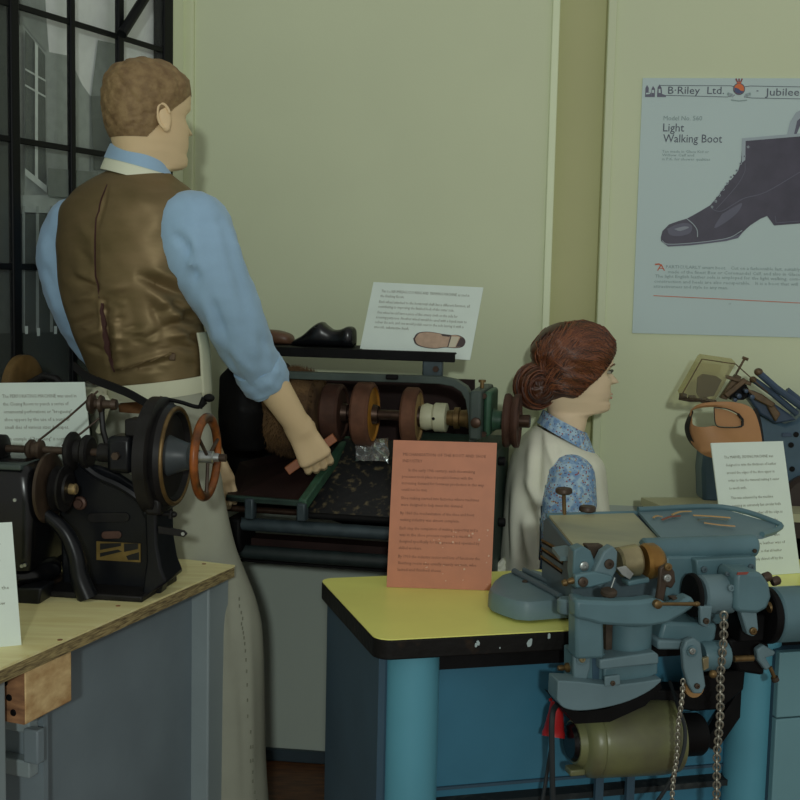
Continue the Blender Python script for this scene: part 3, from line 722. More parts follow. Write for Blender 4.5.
mb = MB(BF); mb.span((B(-45, 470, 0).x, -.03, B(0, 467, 0).z), (B(28, 470, 0).x, .14, B(0, 461.5, 0).z)); mb.build('motor_lid', m_hood, pm, bevel=.003)
for px, py in ((22, 566), (25, 565), (15, 500)):
    p = B(px, py, -.031); mb = MB(BF); mb.cyl(p + Vector((0, .004, 0)), p + Vector((0, -.002, 0)), .0035, n=8); mb.build('screw', m_steel, pm)
# spool with its round belts, strap belt, small fittings
spo = B(99, 404, .10)
mb = MB(BF); mb.lathe(spo + Vector((-.02, 0, 0)), X, [(0, 0), (0, .017), (.005, .021), (.009, .019), (.013, .010), (.020, .010), (.023, .018), (.028, .016), (.03, .009), (.045, .008), (.047, .012), (.056, .010), (.058, 0)], 22); mb.build('spool', m_rust, pm)
mb = MB(BF); mb.tube([spo + Vector((.004, 0, 0)), B(103, 430, .10), B(110, 455, .08)], .006, 8); mb.build('spool_arm', m_jap2, pm)
for q in (((38, 441, .06), (98, 391, .10)), ((62, 446, .06), (102, 416, .10))):
    mb = MB(BF); a, b = B(*q[0]), B(*q[1]); mb.tube([a, (a + b) / 2 + Vector((0, 0, -.003)), b], .0022, 8); mb.build('round_belt', m_rust, pm)
for y0 in (.10, .125):
    bp = spline([tuple(B(*q, y0)) for q in ((74, 366), (88, 377), (108, 385), (128, 393), (148, 404))], 5)
    mb = MB(BF); mb.loft([[Vector(p) + Vector((0, -.004, .008)), Vector(p) + Vector((0, .004, .008)), Vector(p) + Vector((0, .004, -.008)), Vector(p) + Vector((0, -.004, -.008))] for p in bp]); mb.build('strap_belt', m_black, pm)
bp = spline([tuple(B(*q, .09)) for q in ((160, 398), (180, 402), (198, 407), (206, 402))], 5)
mb = MB(BF); mb.tube(bp, .004, 8); mb.build('belt_shifter', m_black, pm)
mb = MB(BF); c = B(209, 398, .09); mb.ell(c, (.011, .009, .008)); mb.tube([c + Vector((-.01, 0, 0)), c + Vector((-.018, 0, -.02))], .005, 8); mb.build('shifter_knob', m_black, pm)
c = B(166, 514, .05); mb = MB(BF); mb.cyl(c + Vector((-.02, 0, 0)), c + Vector((.008, 0, 0)), .004, n=10); mb.tube([c + Vector((.008, 0, -.008)), c + Vector((.010, 0, .008))], .004, 8); mb.ell(c + Vector((.016, 0, 0)), (.006, .006, .006)); mb.build('wing_bolt', m_jap2, pm)
c0_, c1_ = B(158, 530, .03), B(186, 534, .03); mb = MB(BF); mb.prism([c0_ + Vector((0, 0, .008)), c1_ + Vector((-.004, 0, .006)), c1_ + Vector((.002, 0, 0)), c1_ + Vector((-.004, 0, -.006)), c0_ + Vector((0, 0, -.007))], (0, .006, 0)); mb.build('lever', m_jap2, pm, bevel=.001)
mb = MB(BF); mb.cyl(c1_ + Vector((-.006, -.001, 0)), c1_ + Vector((-.006, .007, 0)), .0035, n=12); mb.build('lever_pin', m_steel, pm)

# ------------------------------------------------------------------ grinder behind, pale offcut on the bench
GF = Frame((WORLD.z(50, 562, ZB).x, 2.54, ZB), -8)
G = GF.y
gm = thing('grinding_machine', 'small black grinder with a tarnished brass wheel showing above the white card', 'machine', GF.w((0, 0, 0)))
zt = G(40, 474, 0).z
mb = MB(GF); a, b = G(4, 500, 0).x, G(92, 500, 0).x; mb.span((a, -.03, 0), (b, .09, zt - .002)); mb.build('housing', m_black, gm, bevel=.012)
mb = MB(GF); c = G(23, 389, .06); mb.lathe(c + Vector((.0, 0, 0)), (1, -.1, 0), [(-.012, 0), (-.012, .068), (-.008, .075), (.008, .075), (.012, .068), (.012, 0)], 40); mb.build('grinding_wheel', mat('tarnished_brass_disc', (84, 66, 38), rough=.5, metal=.3, var=.3, scale=20, k=1.9), gm)
mb = MB(GF); mb.span((c.x - .02, .04, zt - .01), (c.x + .02, .08, c.z)); mb.build('wheel_bracket', m_black, gm, bevel=.004)
mb = MB(GF); mb.tube([c + Vector((.012, 0, .01)), G(44, 376, .06), G(56, 379, .06), G(66, 388, .06)], .009, 10); mb.build('guard_arm', m_jap2, gm)
mb = MB(BF); a = [BF.z(*q, .001) for q in ((42, 541), (62, 536), (75, 541), (80, 558), (44, 560))]; mb.prism(a, (0, 0, .004)); tag(mb.build('leather_offcut', mat('grey_beige_offcut', (92, 90, 72), rough=.8, var=.1), org=BF.w(a[0])), 'grey beige offcut lying on the bench behind the curved iron leg', 'offcut')

# ------------------------------------------------------------------ the two white cards on the bench
zb2 = zt
def gw(px, py, y): return GF.w(G(px, py, y))
TLp, TRp = gw(-8, 383, -.015), gw(84.5, 382, -.015)
BRp = gw(93, 474, -.028); BLp = BRp + (TLp - TRp)
rt, S = sign('information_card', 'white information card standing behind the shaft of the black machine', 'sign', BLp, BRp, TLp, [
    ('The PERFORATING MACHINE was used in', .80, 0, 0), ('the Closing Room to punch a series of', .71, 0, 1), ('ornamental perforations or "brogueing"', .74, 0, 2), ('shoe uppers by the use of a number', .71, 0, 3), ('small dies of various sizes & shapes.', .69, 0, 4), ('An example of "brogueing" is normal', .66, .01, 5.5), ('in a perforating operation.', .5, .01, 6.5)], m_card, m_ink, .055, .10, .165, .085)
rt.location.z += 0
p = WORLD.z(21.5, 645, ZB); q = WORLD.z(-62, 653, ZB)
top = WORLD.y(12, 522, p.y + .03); BRp, BLp = p, q; TLp = top + (q - p)
rt, S = sign('information_card', 'white information card cut off by the left edge, on the front of the bench', 'sign', BLp, BRp, TLp, [
    ('The machine punched each hole', .80, 0, 0), ('in one stroke as the upper', .80, 0, 1), ('was fed along under the die', .78, 0, 2.4), ('and the waste fell through, the', .86, 0, 5), ('spacing was set by a screw', .80, 0, 6.4), ('at the side.', .70, 0, 7.2)], m_card, m_ink, .04, .04, .10, .088)
# ================================================================== BLUE DESK WITH THE YELLOW TOP
DF = Frame((-.031, 2.043, 0), 14)          # origin under the near left corner of the top
D = DF.y
ZD = .75
m_yel = mat('yellow_laminate', (170, 168, 92), rough=.35, var=.05, scale=5, spec=.35)
m_edge = mat('chipped_black_edging', (22, 21, 20), rough=.5, scale=26, rgb2=(58, 44, 30), mixlo=.6, mixhi=.8, bump=.3, k=1.0, spec=.2)
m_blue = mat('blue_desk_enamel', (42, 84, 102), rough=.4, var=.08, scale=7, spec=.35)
m_blued = mat('shaded_blue_enamel', (40, 58, 70), rough=.45, var=.08, scale=7, spec=.3)  # desk blue darkened: side panel's shade is in the colour; also seams, straps
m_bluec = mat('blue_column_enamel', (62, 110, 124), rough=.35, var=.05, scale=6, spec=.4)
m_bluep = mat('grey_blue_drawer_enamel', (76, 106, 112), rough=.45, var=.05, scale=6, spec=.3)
dk = thing('desk', 'blue steel desk with a yellow laminate top and chipped black edge', 'desk', DF.w((.6, .22, 0)))
DW, DD = 1.35, .44
def rrect(x0, y0, x1, y1, r, z):
    pts = []
    for cx, cy, a0 in ((x0 + r, y0 + r, 180), (x1 - r, y0 + r, 270), (x1 - r, y1 - r, 0), (x0 + r, y1 - r, 90)):
        pts += [Vector((cx + r * math.cos(math.radians(a0 + 15 * k)), cy + r * math.sin(math.radians(a0 + 15 * k)), z)) for k in range(7)]
    return pts
def skew(ps): return [Vector((p.x - .024 * p.y / DD * max(0, 1 - p.x / .5), p.y, p.z)) for p in ps]
mb = MB(DF); mb.prism(skew(rrect(0, 0, DW, DD, .03, ZD - .002)), (0, 0, .002)); mb.build('laminate_top', m_yel, dk)
mb = MB(DF); mb.prism(skew(rrect(-.001, -.001, DW + .001, DD + .001, .031, ZD - .038)), (0, 0, .036)); mb.build('top_edging', m_edge, dk, bevel=.003)
m_chip = mat('white_chip', (120, 132, 132), rough=.7)
for px, py, w in ((478, 643, .006), (476, 645, .004), (530, 643, .008), (531, 641, .005), (549, 636, .005), (500, 648, .002)):
    p = D(px, py, -.0025); mb = MB(DF); mb.add([p + Vector((w * math.cos(k) * random.uniform(.4, .8), 0, w * math.sin(k) * random.uniform(.7, 1.2))) for k in np.linspace(0, 5.5, 8)], [tuple(range(8))]); mb.build('edge_chip', m_chip, dk, smooth=0, fix=False)
xcl = D(384.5, 730, .06).x; xcr = D(438, 730, .06).x; rc = (xcr - xcl) / 2
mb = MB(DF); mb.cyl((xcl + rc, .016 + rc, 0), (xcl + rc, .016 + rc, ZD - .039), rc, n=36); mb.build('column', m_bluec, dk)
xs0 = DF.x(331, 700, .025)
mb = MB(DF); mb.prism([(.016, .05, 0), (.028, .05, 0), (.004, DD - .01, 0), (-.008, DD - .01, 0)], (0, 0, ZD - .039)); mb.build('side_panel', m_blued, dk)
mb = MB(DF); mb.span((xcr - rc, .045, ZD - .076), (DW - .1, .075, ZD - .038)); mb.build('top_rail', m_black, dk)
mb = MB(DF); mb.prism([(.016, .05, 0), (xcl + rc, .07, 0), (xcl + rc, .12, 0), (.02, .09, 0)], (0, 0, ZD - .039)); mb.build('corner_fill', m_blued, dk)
xrl = D(743, 740, .02).x; xrr = xrl + 2 * rc
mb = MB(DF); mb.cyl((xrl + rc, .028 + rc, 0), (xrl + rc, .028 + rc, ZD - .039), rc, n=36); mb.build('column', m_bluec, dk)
zp = D(500, 782, .10).z
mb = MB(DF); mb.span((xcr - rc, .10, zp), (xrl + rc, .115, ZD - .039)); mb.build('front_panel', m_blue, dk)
mb = MB(DF); mb.span((xcr - rc, .094, zp - .004), (xrl + rc, .12, zp + .0015)); mb.build('panel_seam', m_blued, dk)
mb = MB(DF); mb.span((xcr - rc, .104, .1), (xrl + rc, .115, zp - .004)); mb.build('kick_panel', m_blue, dk)
m_dirt = mat('dark_ledge', (26, 32, 34), rough=.8, rgb2=(60, 64, 62), mixlo=.55, mixhi=.8, scale=40, k=1.5)
z2 = D(500, 797, .09).z
mb = MB(DF); mb.span((xcr - rc, .07, z2 - .008), (xrl + rc, .104, z2 + .004)); mb.build('dirty_ledge', m_dirt, dk)
# drawers on the right, standing proud of the column
xp = D(777, 700, .005).x; zpt = D(790, 652, .005).z; zsm = D(785, 718, .005).z
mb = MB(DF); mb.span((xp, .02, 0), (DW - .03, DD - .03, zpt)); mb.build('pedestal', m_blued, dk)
mb = MB(DF); mb.span((xp, .004, zsm + .0015), (DW - .035, .02, zpt)); mb.build('drawer', m_bluep, dk, bevel=.002)
mb = MB(DF); mb.span((xp, .004, .08), (DW - .035, .02, zsm - .0015)); mb.build('drawer', m_bluep, dk, bevel=.002)

# ------------------------------------------------------------------ orange notice
m_or = mat('terracotta_card', (146, 90, 62), rough=.45, var=.05, scale=30, k=1.9)
m_orink = mat('brown_print_ink', (98, 64, 48), rough=.7, var=.02, k=1.9)
p = DF.w(DF.z(386.5, 587, ZD + .0005)); q = DF.w(DF.z(491, 590.5, ZD + .0005))
t_ = WORLD.y(393.5, 440, p.y + .055)
on, S = sign('orange_notice', 'terracotta orange notice card standing on the yellow desk top', 'sign', p, q, t_, [
    ('MECHANISATION OF THE BOOT AND SHOE', .80, 0, 0), ('INDUSTRY', .19, 0, 1), ('In the early 19th century, each shoemaking', .64, .06, 2.4), ('processes took place in people\'s homes with the', .68, 0, 3.4), ('increasing demand for footwear production in this way', .79, 0, 4.4), ('could not be met.', .25, 0, 5.4),
    ('Shoe making started into factories where machines', .75, 0, 6.7), ('were designed to help meet this demand.', .60, 0, 7.7), ('By 1860 the mechanisation of the shoe and boot', .71, 0, 9.0), ('making industry was almost complete.', .57, 0, 10.0), ('Each step the completion of making, inspecting and a', .75, 0, 11.3), ('was in the shoe process required a machine', .70, 0, 12.3), ('designed specifically for that process and operated by', .77, 0, 13.3), ('skilled workers.', .22, 0, 14.3),
    ('By 1910 the industry sector and lots of functions the', .78, 0, 15.6), ('finishing room was usually mainly women, who', .75, 0, 16.6), ('lasted and finished shoes.', .42, 0, 17.6)], m_or, m_orink, .030, .10, .105, .0445, thick=.004)
mb = MB(); rn = random.Random(5)
for k in range(26):
    a, b = rn.uniform(.35, .97), rn.uniform(.55, .97); r_ = rn.choice([.004, .005, .009])
    S.poly(mb, [(a + r_ * 1.4 * math.cos(t) * rn.uniform(.5, 1.1), b + r_ * math.sin(t) * rn.uniform(.5, 1.1)) for t in np.linspace(0, 5.6, 7)], .0011)
mb.build('scuff_marks', mat('pale_scuff', (152, 124, 104), rough=.6), on, smooth=0, fix=False)['kind'] = 'stuff'

# ================================================================== BLUE-GREY SKIVING MACHINE
m_mach = mat('blue_grey_machine_enamel', (74, 100, 107), rough=.38, var=.12, scale=9, spec=.4, bump=.06, bscale=90, k=1.6)
m_machl = mat('pale_blue_grey_enamel', (84, 104, 110), rough=.42, var=.1, scale=9, spec=.35, k=1.7)
m_machd = mat('shaded_blue_grey_enamel', (62, 76, 82), rough=.5, var=.12, scale=9, spec=.3, k=1.8)  # machine blue-grey darkened: shade of the housing's left end put into the colour
m_plate = mat('worn_beige_plate', (126, 124, 98), rough=.4, scale=4, stretch=(1, 5, 1), rgb2=(104, 106, 90), var=.1, metal=.1, k=2.0)
m_gold = mat('golden_lacquered_guard', (132, 98, 50), rough=.3, metal=.6, var=.25, scale=16, k=1.7)
m_drum = mat('dirty_cream_drum', (116, 108, 82), rough=.35, metal=.5, var=.3, scale=20, k=1.9)
m_rusty = mat('rust_brown_iron', (58, 48, 38), rough=.7, var=.35, scale=40, k=1.5)
m_olive = mat('oily_olive_motor_paint', (88, 92, 60), rough=.35, rgb2=(60, 56, 50), scale=6, mixlo=.35, mixhi=.65, spec=.5, bump=.1, k=2.0)
sk = thing('skiving_machine', 'blue grey skiving machine clamped to the front edge of the yellow desk', 'machine', DF.w((.36, .05, ZD)))
def zb(px, py, z=ZD): return DF.z(px, py, z)
# rounded left cover lying over the desk top
top = [DF.z(*q, ZD + .042) for q in ((490, 588), (495, 580), (503, 574), (516, 570), (534, 569), (552, 574), (570, 584), (576, 592), (571, 598), (530, 601), (517, 600), (504, 596), (494, 592))]
mb = MB(DF); ct = sum(top, Vector()) / len(top)
r1_ = [p * 1 for p in top]; r0_ = [ct + (p - ct) * 1.04 for p in top]
rings = [[Vector((p.x, p.y, ZD + .006)) for p in r0_], [Vector((p.x, p.y, ZD + .030)) for p in r0_], [Vector((p.x, p.y, ZD + .040)) for p in r1_], [Vector((ct.x + (p.x - ct.x) * .9, ct.y + (p.y - ct.y) * .9, ZD + .043)) for p in r1_]]
mb.loft(rings); mb.build('belt_cover', m_machl, sk, smooth=50)
for a, b, r in (((514, 571), (560, 596), .006), ((524, 570), (566, 590), .005)):
    mb = MB(DF); mb.tube([DF.z(*a, ZD + .048), DF.z(*b, ZD + .048)], r, 10); mb.build('cover_rail', m_machd, sk)
mb = MB(DF); p = DF.z(525, 582, ZD + .043); mb.lathe(p, UP, [(0, 0), (0, .006), (.002, .006), (.004, .003), (.004, 0)], 12); mb.build('cover_screw', m_rusty, sk)
mb = MB(DF); p = D(567, 605, -.03); mb.lathe(p + Vector((0, 0, -.013)), UP, [(0, 0), (0, .016), (.003, .018), (.022, .018), (.026, .014), (.026, 0)], 18); mb.build('cover_hinge', m_machl, sk)
# main housing with sloped top
xh = D(573, 560, .03).x; xe = D(742, 560, .03).x
zf, zbk = D(573, 550, .03).z, D(556, 517, .17).z
mb = MB(DF); mb.prism([(xh, .03, ZD + .02), (xh, .03, zf), (xh, .17, zbk), (xh, .19, zbk - .01), (xh, .19, ZD + .004), (xh, .06, ZD + .004)], (xe - xh, 0, 0)); mb.build('housing', m_machd, sk, bevel=.004)
xq = D(664, 545, .03).x
mb = MB(DF); e = .003; mb.prism([(xh + .004, .026, zf - .001), (xh + .004, .168, zbk), (xq, .168, zbk), (xq, .026, zf - .001)], (0, -.002, .0045)); pl = mb.build('top_plate', m_plate, sk)
for px, py in ((570, 520), (640, 516), (579, 545)):
    f_ = .12; p = D(px, py, .16 if py < 530 else .045); mb = MB(DF); mb.cyl(p + Vector((0, 0, -.004)), p + Vector((0, 0, .002)), .0028, n=8); mb.build('plate_screw', m_rusty, pl)
mb = MB(DF); mb.tube([(xh, .172, zbk + .003), (xe + .03, .172, zbk + .003)], .005, 10); mb.build('back_lip', m_mach, sk)
# slots in the left end and the small bracket
for k, (a, b) in enumerate((((542, 540), (562, 551)), ((542, 548), (563, 562)), ((541, 556), (562, 571)))):
    p, q = DF.x(*a, xh - .001), DF.x(*b, xh - .001); mb = MB(DF); mb.tube([p, q], .0022, 8); mb.build('end_slot_rod', m_brass, sk)
    mb = MB(DF); d = Vector((0, 0, .006)); mb.prism([p - d * .2 + Vector((-.0006, 0, 0)), q - d * .2 + Vector((-.0006, 0, 0)), q - d + Vector((-.0006, 0, 0)), p - d + Vector((-.0006, 0, 0))], (.0005, 0, 0)); mb.build('end_slot', m_black, sk)
p, q = D(553, 546, .06), D(574, 556, .0); mb = MB(DF); mb.prism([D(552, 547, .08), D(566, 545, .05), D(575, 549, .0), D(574, 556, .0), D(560, 557, .02)], (0, 0, -.008)); mb.build('end_bracket', m_machl, sk, bevel=.003)
# tray on the right with its lip and leather scraps
tp = [D(638, 511, .165), D(722, 508.5, .165), D(776, 524, .09), D(777, 531, .07), D(762, 536, .03), D(664, 541, .02)]
mb = MB(DF); mb.prism(tp, (0, 0, -.006)); tr_ = mb.build('tray', m_machl, sk)
lipp = spline([tuple(p + Vector((0, 0, .003))) for p in tp[:5]], 5)
mb = MB(DF); mb.tube(lipp, .0055, 10); mb.build('tray_lip', m_mach, tr_)
p0, p1 = D(645, 550, .012), D(758, 550, .012)
mb = MB(DF); zc_ = D(700, 549, .012).z
mb.lathe((p0.x, .024, zc_), X, [(0, 0), (0, .018), (.004, .0215), (p1.x - p0.x - .004, .0215), (p1.x - p0.x, .018), (p1.x - p0.x, 0)], 30); mb.build('tray_roll', m_mach, sk)
p = D(755, 551, .0); mb = MB(DF); mb.cyl(p + Vector((0, .006, 0)), p + Vector((0, -.001, 0)), .004, n=10); mb.build('roll_screw', m_rusty, sk)
tn = (tp[1] - tp[0]).cross(tp[5] - tp[0]).normalized(); tn = tn if tn.z > 0 else -tn
def on_tray(px, py):
    d = ray(px, py); n = DF.X * tn.x + DF.Y * tn.y + DF.Z * tn.z; P0 = DF.w(tp[0])
    return CAM + d * ((P0 - CAM).dot(n) / d.dot(n))
lab = ['pale leather scrap at the left end of the blue tray', 'short red brown leather scrap on the blue tray', 'buff leather scrap at the back of the blue tray', 'long buff leather strip at the middle of the blue tray', 'grey leather strip just under the long buff strip on the tray', 'lowest buff leather strip on the blue tray']
sc_c = [(126, 104, 72), (96, 58, 46), (130, 108, 72), (140, 112, 72), (70, 74, 66), (134, 108, 76)]
for k, (a, m_, b) in enumerate((((653, 520), (657, 518), (662, 519)), ((662, 522), (670, 519), (680, 518)), ((672, 517), (680, 514), (691, 513.5)), ((693, 517.5), (712, 518.5), (730, 520)), ((698, 522), (712, 521), (728, 522)), ((704, 525), (718, 527), (735, 528.5)))):
    pts = spline([tuple(on_tray(*q) + Vector((0, 0, .0035))) for q in (a, m_, b)], 5)
    mb = MB(); w = .0024; n_ = len(pts)
    dirv = (Vector(pts[-1]) - Vector(pts[0])).normalized(); sd = Vector((-dirv.y, dirv.x, 0)) * w
    mb.loft([[Vector(p) + sd, Vector(p) + sd + Vector((0, 0, .002)), Vector(p) - sd + Vector((0, 0, .002)), Vector(p) - sd] for p in pts])
    o = mb.build('leather_scrap', mat('leather_scrap_%s' % 'abcdef'[k], sc_c[k], rough=.7, var=.15, scale=40), org=pts[n_ // 2]); tag(o, lab[k], 'leather scrap', 'leather scraps on the tray')
# T knobs behind
for (px, ya, yb, y, r) in ((564, 488, 517, .17, .0165), (587.5, 506, 520, .18, .0165)):
    a, b = D(px, ya, y), D(px + .8, yb, y); mb = MB(DF); mb.lathe(a, (0, 0, -1), [(0, 0), (0, r - .002), (.003, r), (.009, r), (.012, r - .004), (.012, 0)], 20); kn = mb.build('t_knob', m_rust, sk)
    mb = MB(DF); mb.cyl(a + Vector((0, 0, -.012)), b + Vector((0, 0, -.01)), .004, n=12); mb.build('knob_stem', m_brass, kn)
# clamp brackets on the left front
def plate(pts, y, t, name, m, bevel=.003, parent=None):
    mb = MB(DF); mb.prism([D(*q, y) for q in pts], (0, t, 0)); return mb.build(name, m, parent or sk, bevel=bevel)
plate([(574, 550), (583, 546), (591, 551), (597, 566), (600, 578), (594, 588), (576, 589), (573, 572)], -.045, .03, 'clamp_bracket', m_mach)
plate([(590, 582), (596, 568), (604, 552), (613, 546), (618, 552), (617, 570), (612, 580), (600, 588)], -.06, .025, 'clamp_bracket', m_machl)
plate([(575, 575), (594, 572), (613, 576), (612, 582), (590, 588), (576, 588)], -.07, .012, 'clamp_jaw', m_mach)
plate([(586, 545), (604, 545), (596, 566)], -.02, .02, 'rusty_link', m_rusty)
def bolt(px, py, y, r, name='bolt_head', m=None, n=12, t=.006, parent=None):
    p = D(px, py, y); mb = MB(DF); mb.lathe(p + Vector((0, .002, 0)), TO, [(0, 0), (0, r), (t * .8, r), (t, r * .75), (t, r * .35), (t * .6, r * .3), (t * .6, 0)], n); return mb.build(name, m or m_steel, parent or sk)
bolt(584, 566, -.046, .0085); bolt(609, 564, -.061, .009, m=m_rusty); bolt(583, 582, -.072, .009, m=m_rust)
p = D(569, 581, -.06); mb = MB(DF); mb.lathe(p + Vector((-.012, 0, -.004)), (1, 0, .25), [(0, 0), (0, .005), (.006, .007), (.01, .004), (.016, .006), (.024, .006), (.024, 0)], 12); mb.build('oil_nipple', m_brass, sk)
# drums
zdr = D(632, 562, -.04).z
def dp(px): return Vector((D(px, 562, -.04).x, -.04, zdr))
mb = MB(DF); mb.lathe(dp(618), Vector((1, 0, .10)), [(0, 0), (0, .022), (.004, .027), (.036, .029), (.040, .026), (.040, 0)], 30); mb.build('feed_drum', m_drum, sk)
mb = MB(DF); mb.lathe(dp(643), Vector((1, 0, .06)), [(0, 0), (0, .029), (.006, .033), (.022, .032), (.032, .025), (.038, .018), (.038, 0)], 30); mb.build('golden_guard', m_gold, sk)
mb = MB(DF); a = dp(623); mb.box(a + Vector((.02, -.012, -.03)), (.042, .03, .01), Matrix.Rotation(-.12, 3, 'Y')); mb.build('drum_shoe', m_mach, sk, bevel=.003)
plate([(617, 568), (622, 575), (630, 580), (634, 574), (626, 566)], -.075, .006, 'drum_clip', m_steel, .001)
# wing knob under the clamp
p = D(608, 594, -.08); mb = MB(DF); mb.lathe(p + Vector((0, 0, -.012)), (0, -.2, 1), [(0, .006), (.008, .006), (.01, .012), (.013, .0145), (.019, .0145), (.022, .011), (.022, 0)], 18); mb.build('brown_knob', m_rusty, sk)
mb = MB(DF); mb.tube([p + Vector((.004, -.004, .012)), p + Vector((.010, -.004, .03))], .0014, 6); mb.build('knob_wire', m_steel, sk)
mb = MB(DF); p = D(608, 600, -.08); mb.lathe(p + Vector((0, 0, -.014)), UP, [(0, .03), (.006, .022), (.012, .010), (.014, 0)], 20); mb.build('arm_boss', m_machl, sk)
# arm
arm = [(576, 600), (590, 601), (615, 602), (640, 601), (654, 599), (663, 601), (672, 607), (682, 602), (690, 596), (696, 601), (694, 608), (682, 616), (668, 624), (650, 627), (625, 627), (600, 625), (590, 622), (576, 619)]
plate(arm, -.12, .035, 'arm', m_mach, .007)
plate([(576, 598), (590, 600), (604, 621), (605, 659), (576, 660)], -.105, .04, 'arm_column', m_mach, .006)
plate([(576, 654), (607, 654), (607, 690), (576, 690)], -.085, .06, 'lower_block', m_mach, .004)
bolt(582, 659, -.09, .0105, 'lug', m_machl); bolt(582, 659, -.097, .006, m=m_drum)
plate([(574, 652), (591, 652), (591, 667), (586, 684), (574, 684)], -.09, .012, 'lug_plate', m_machl, .003)
plate([(592, 656), (600, 656), (599, 686), (593, 686)], -.0865, .004, 'groove', m_blued, .001)
p = D(560, 668, -.05); mb = MB(DF); mb.lathe(p + Vector((-.004, 0, 0)), X, [(0, 0), (0, .004), (.008, .0055), (.012, .004), (.016, .009), (.02, .009), (.024, 0)], 12); mb.build('oil_nipple', m_brass, sk)
# vertical cylinder and ledges
c = D(632, 640, -.06); xw = D(657, 640, -.06).x - c.x
mb = MB(DF); mb.lathe(Vector((c.x, -.05, D(632, 660, -.09).z)), UP, [(0, 0), (0, .036), (.004, .039), (.058, .039), (.06, .036), (.06, 0)], 30); mb.build('pivot_drum', m_mach, sk)
plate([(606, 622), (613, 622), (612, 656), (606, 657)], -.062, .03, 'rust_gap', m_rusty, .001)
plate([(600, 660), (655, 652), (659, 655), (659, 664), (600, 670)], -.105, .07, 'ledge', m_machl, .003)
plate([(604, 668), (658, 663), (658, 674), (640, 682), (604, 690)], -.095, .06, 'ledge_skirt', m_mach, .003)
# hull-shaped bottom guard
hull_t = [(558, 681), (564, 681), (580, 682), (610, 685), (635, 683), (655, 680), (662, 679)]
hull_b = [(557, 700), (564, 708), (580, 711), (605, 708), (630, 701), (650, 691), (661, 682)]
hull = [Vector(p) for p in spline([tuple(D(*q, -.115)) for q in hull_b], 3)] + [Vector(p) for p in spline([tuple(D(*q, -.115)) for q in hull_t[::-1]], 3)]
mb = MB(DF); mb.prism(hull, (0, .045, 0)); mb.build('bottom_guard', m_machl, sk, bevel=.012, smooth=40, seg=4)
plate([(605, 677), (620, 675), (621, 685), (605, 687)], -.118, .006, 'guard_tab', m_machl, .002); bolt(612.5, 683, -.118, .0045, m=m_rusty)
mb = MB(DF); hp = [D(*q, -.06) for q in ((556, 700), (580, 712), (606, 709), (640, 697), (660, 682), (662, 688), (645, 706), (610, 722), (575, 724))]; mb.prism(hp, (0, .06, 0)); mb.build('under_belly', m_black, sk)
# right hand gear: body, cylinder housing, block, lugs
plate([(666, 556), (757, 556), (757, 600), (742, 628), (690, 628), (666, 612)], .0, .12, 'gear_body', m_mach, .005)
plate([(696, 560), (755, 557), (757, 573), (745, 578), (698, 579)], -.02, .03, 'flange', m_mach, .003)
for q in ((704, 569.5), (751, 567)): bolt(*q, -.022, .006, m=m_machd)
zg = D(715, 594, -.05).z
def gp(px): return Vector((D(px, 594, -.05).x, -.05, zg))
mb = MB(DF); mb.lathe(gp(690), X, [(0, 0), (0, .037), (.003, .040), (.008, .040), (.010, .036), (.010, 0)], 34); mb.build('black_disc', m_black, sk)
mb = MB(DF); mb.lathe(gp(699), X, [(0, 0), (0, .032), (.004, .036), (.060, .036), (.068, .030), (.068, 0)], 34); mb.build('gear_drum', m_machl, sk)
plate([(700, 606), (713, 606), (711, 623), (706, 628), (701, 625)], -.09, .012, 'lug', m_machl, .003); bolt(706, 621, -.092, .0055, m=m_rusty)
bolt(727, 574, -.07, .004, m=m_machd); bolt(731, 588, -.085, .0065, m=m_machl)
blk = [(736, 575), (740, 572), (762, 573), (770, 584), (772, 597), (768, 609), (758, 614), (738, 613), (735, 608)]
plate(blk, -.095, .07, 'gear_block', m_mach, .007)
plate([(738, 572.5), (749, 572), (747, 574.5), (737, 575)], -.0965, .002, 'red_mark', mat('red_paint_mark', (104, 50, 42), rough=.5), .0)
plate([(741, 612), (757, 612), (759, 630), (754, 637), (748, 635)], -.085, .02, 'lug', m_machl, .003); bolt(753, 631, -.087, .007, m=m_brass)
for px, py, r in ((767, 577, .009), (776, 581, .0085), (772, 607, .0115)):
    p = D(px, py, -.06); mb = MB(DF); mb.lathe(p + Vector((-.008, 0, -.002)), (1, 0, .3), [(0, 0), (0, r * .9), (.003, r), (.013, r), (.016, r * .7), (.016, 0)], 12); mb.build('side_knob', m_rust if py < 600 else m_brass, sk)
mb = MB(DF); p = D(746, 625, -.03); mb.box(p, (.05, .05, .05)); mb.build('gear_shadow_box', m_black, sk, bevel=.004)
# barrel on the right
zbz = D(785, 614, -.04).z
def bp_(px): return Vector((D(px, 614, -.04).x, -.04, zbz))
mb = MB(DF); mb.lathe(bp_(763), X, [(0, 0), (0, .050), (.003, .053), (.012, .053), (.014, .046), (.022, .046)], 36); mb.build('barrel_ring', m_black, sk)
mb = MB(DF); mb.lathe(bp_(771), X, [(0, 0), (0, .048), (.004, .0515), (.16, .0515), (.165, .048), (.165, 0)], 40); mb.build('barrel', m_mach, sk)
# linkage rod and brown lever
a, b = D(657, 604, -.125), D(697, 604, -.125); mb = MB(DF); mb.tube([a, b], [.0028, .0036], 10); mb.lathe(a + Vector((0, .004, 0)), TO, [(0, 0), (0, .0075), (.01, .0075), (.012, .004), (.012, 0)], 14); mb.ell(b, (.006, .0045, .0045)); mb.build('linkage_rod', m_brass, sk)
plate([(660, 568), (669, 563), (675, 572), (676, 582), (672, 589), (667, 587), (664, 603), (656, 603), (659, 585)], -.11, .01, 'brown_lever', m_rust, .003)
bolt(667, 578, -.112, .007); bolt(668, 567, -.112, .007, m=m_brass)
plate([(672, 598), (688, 598), (686, 604), (676, 606)], -.10, .02, 'rust_link', m_rusty, .002)
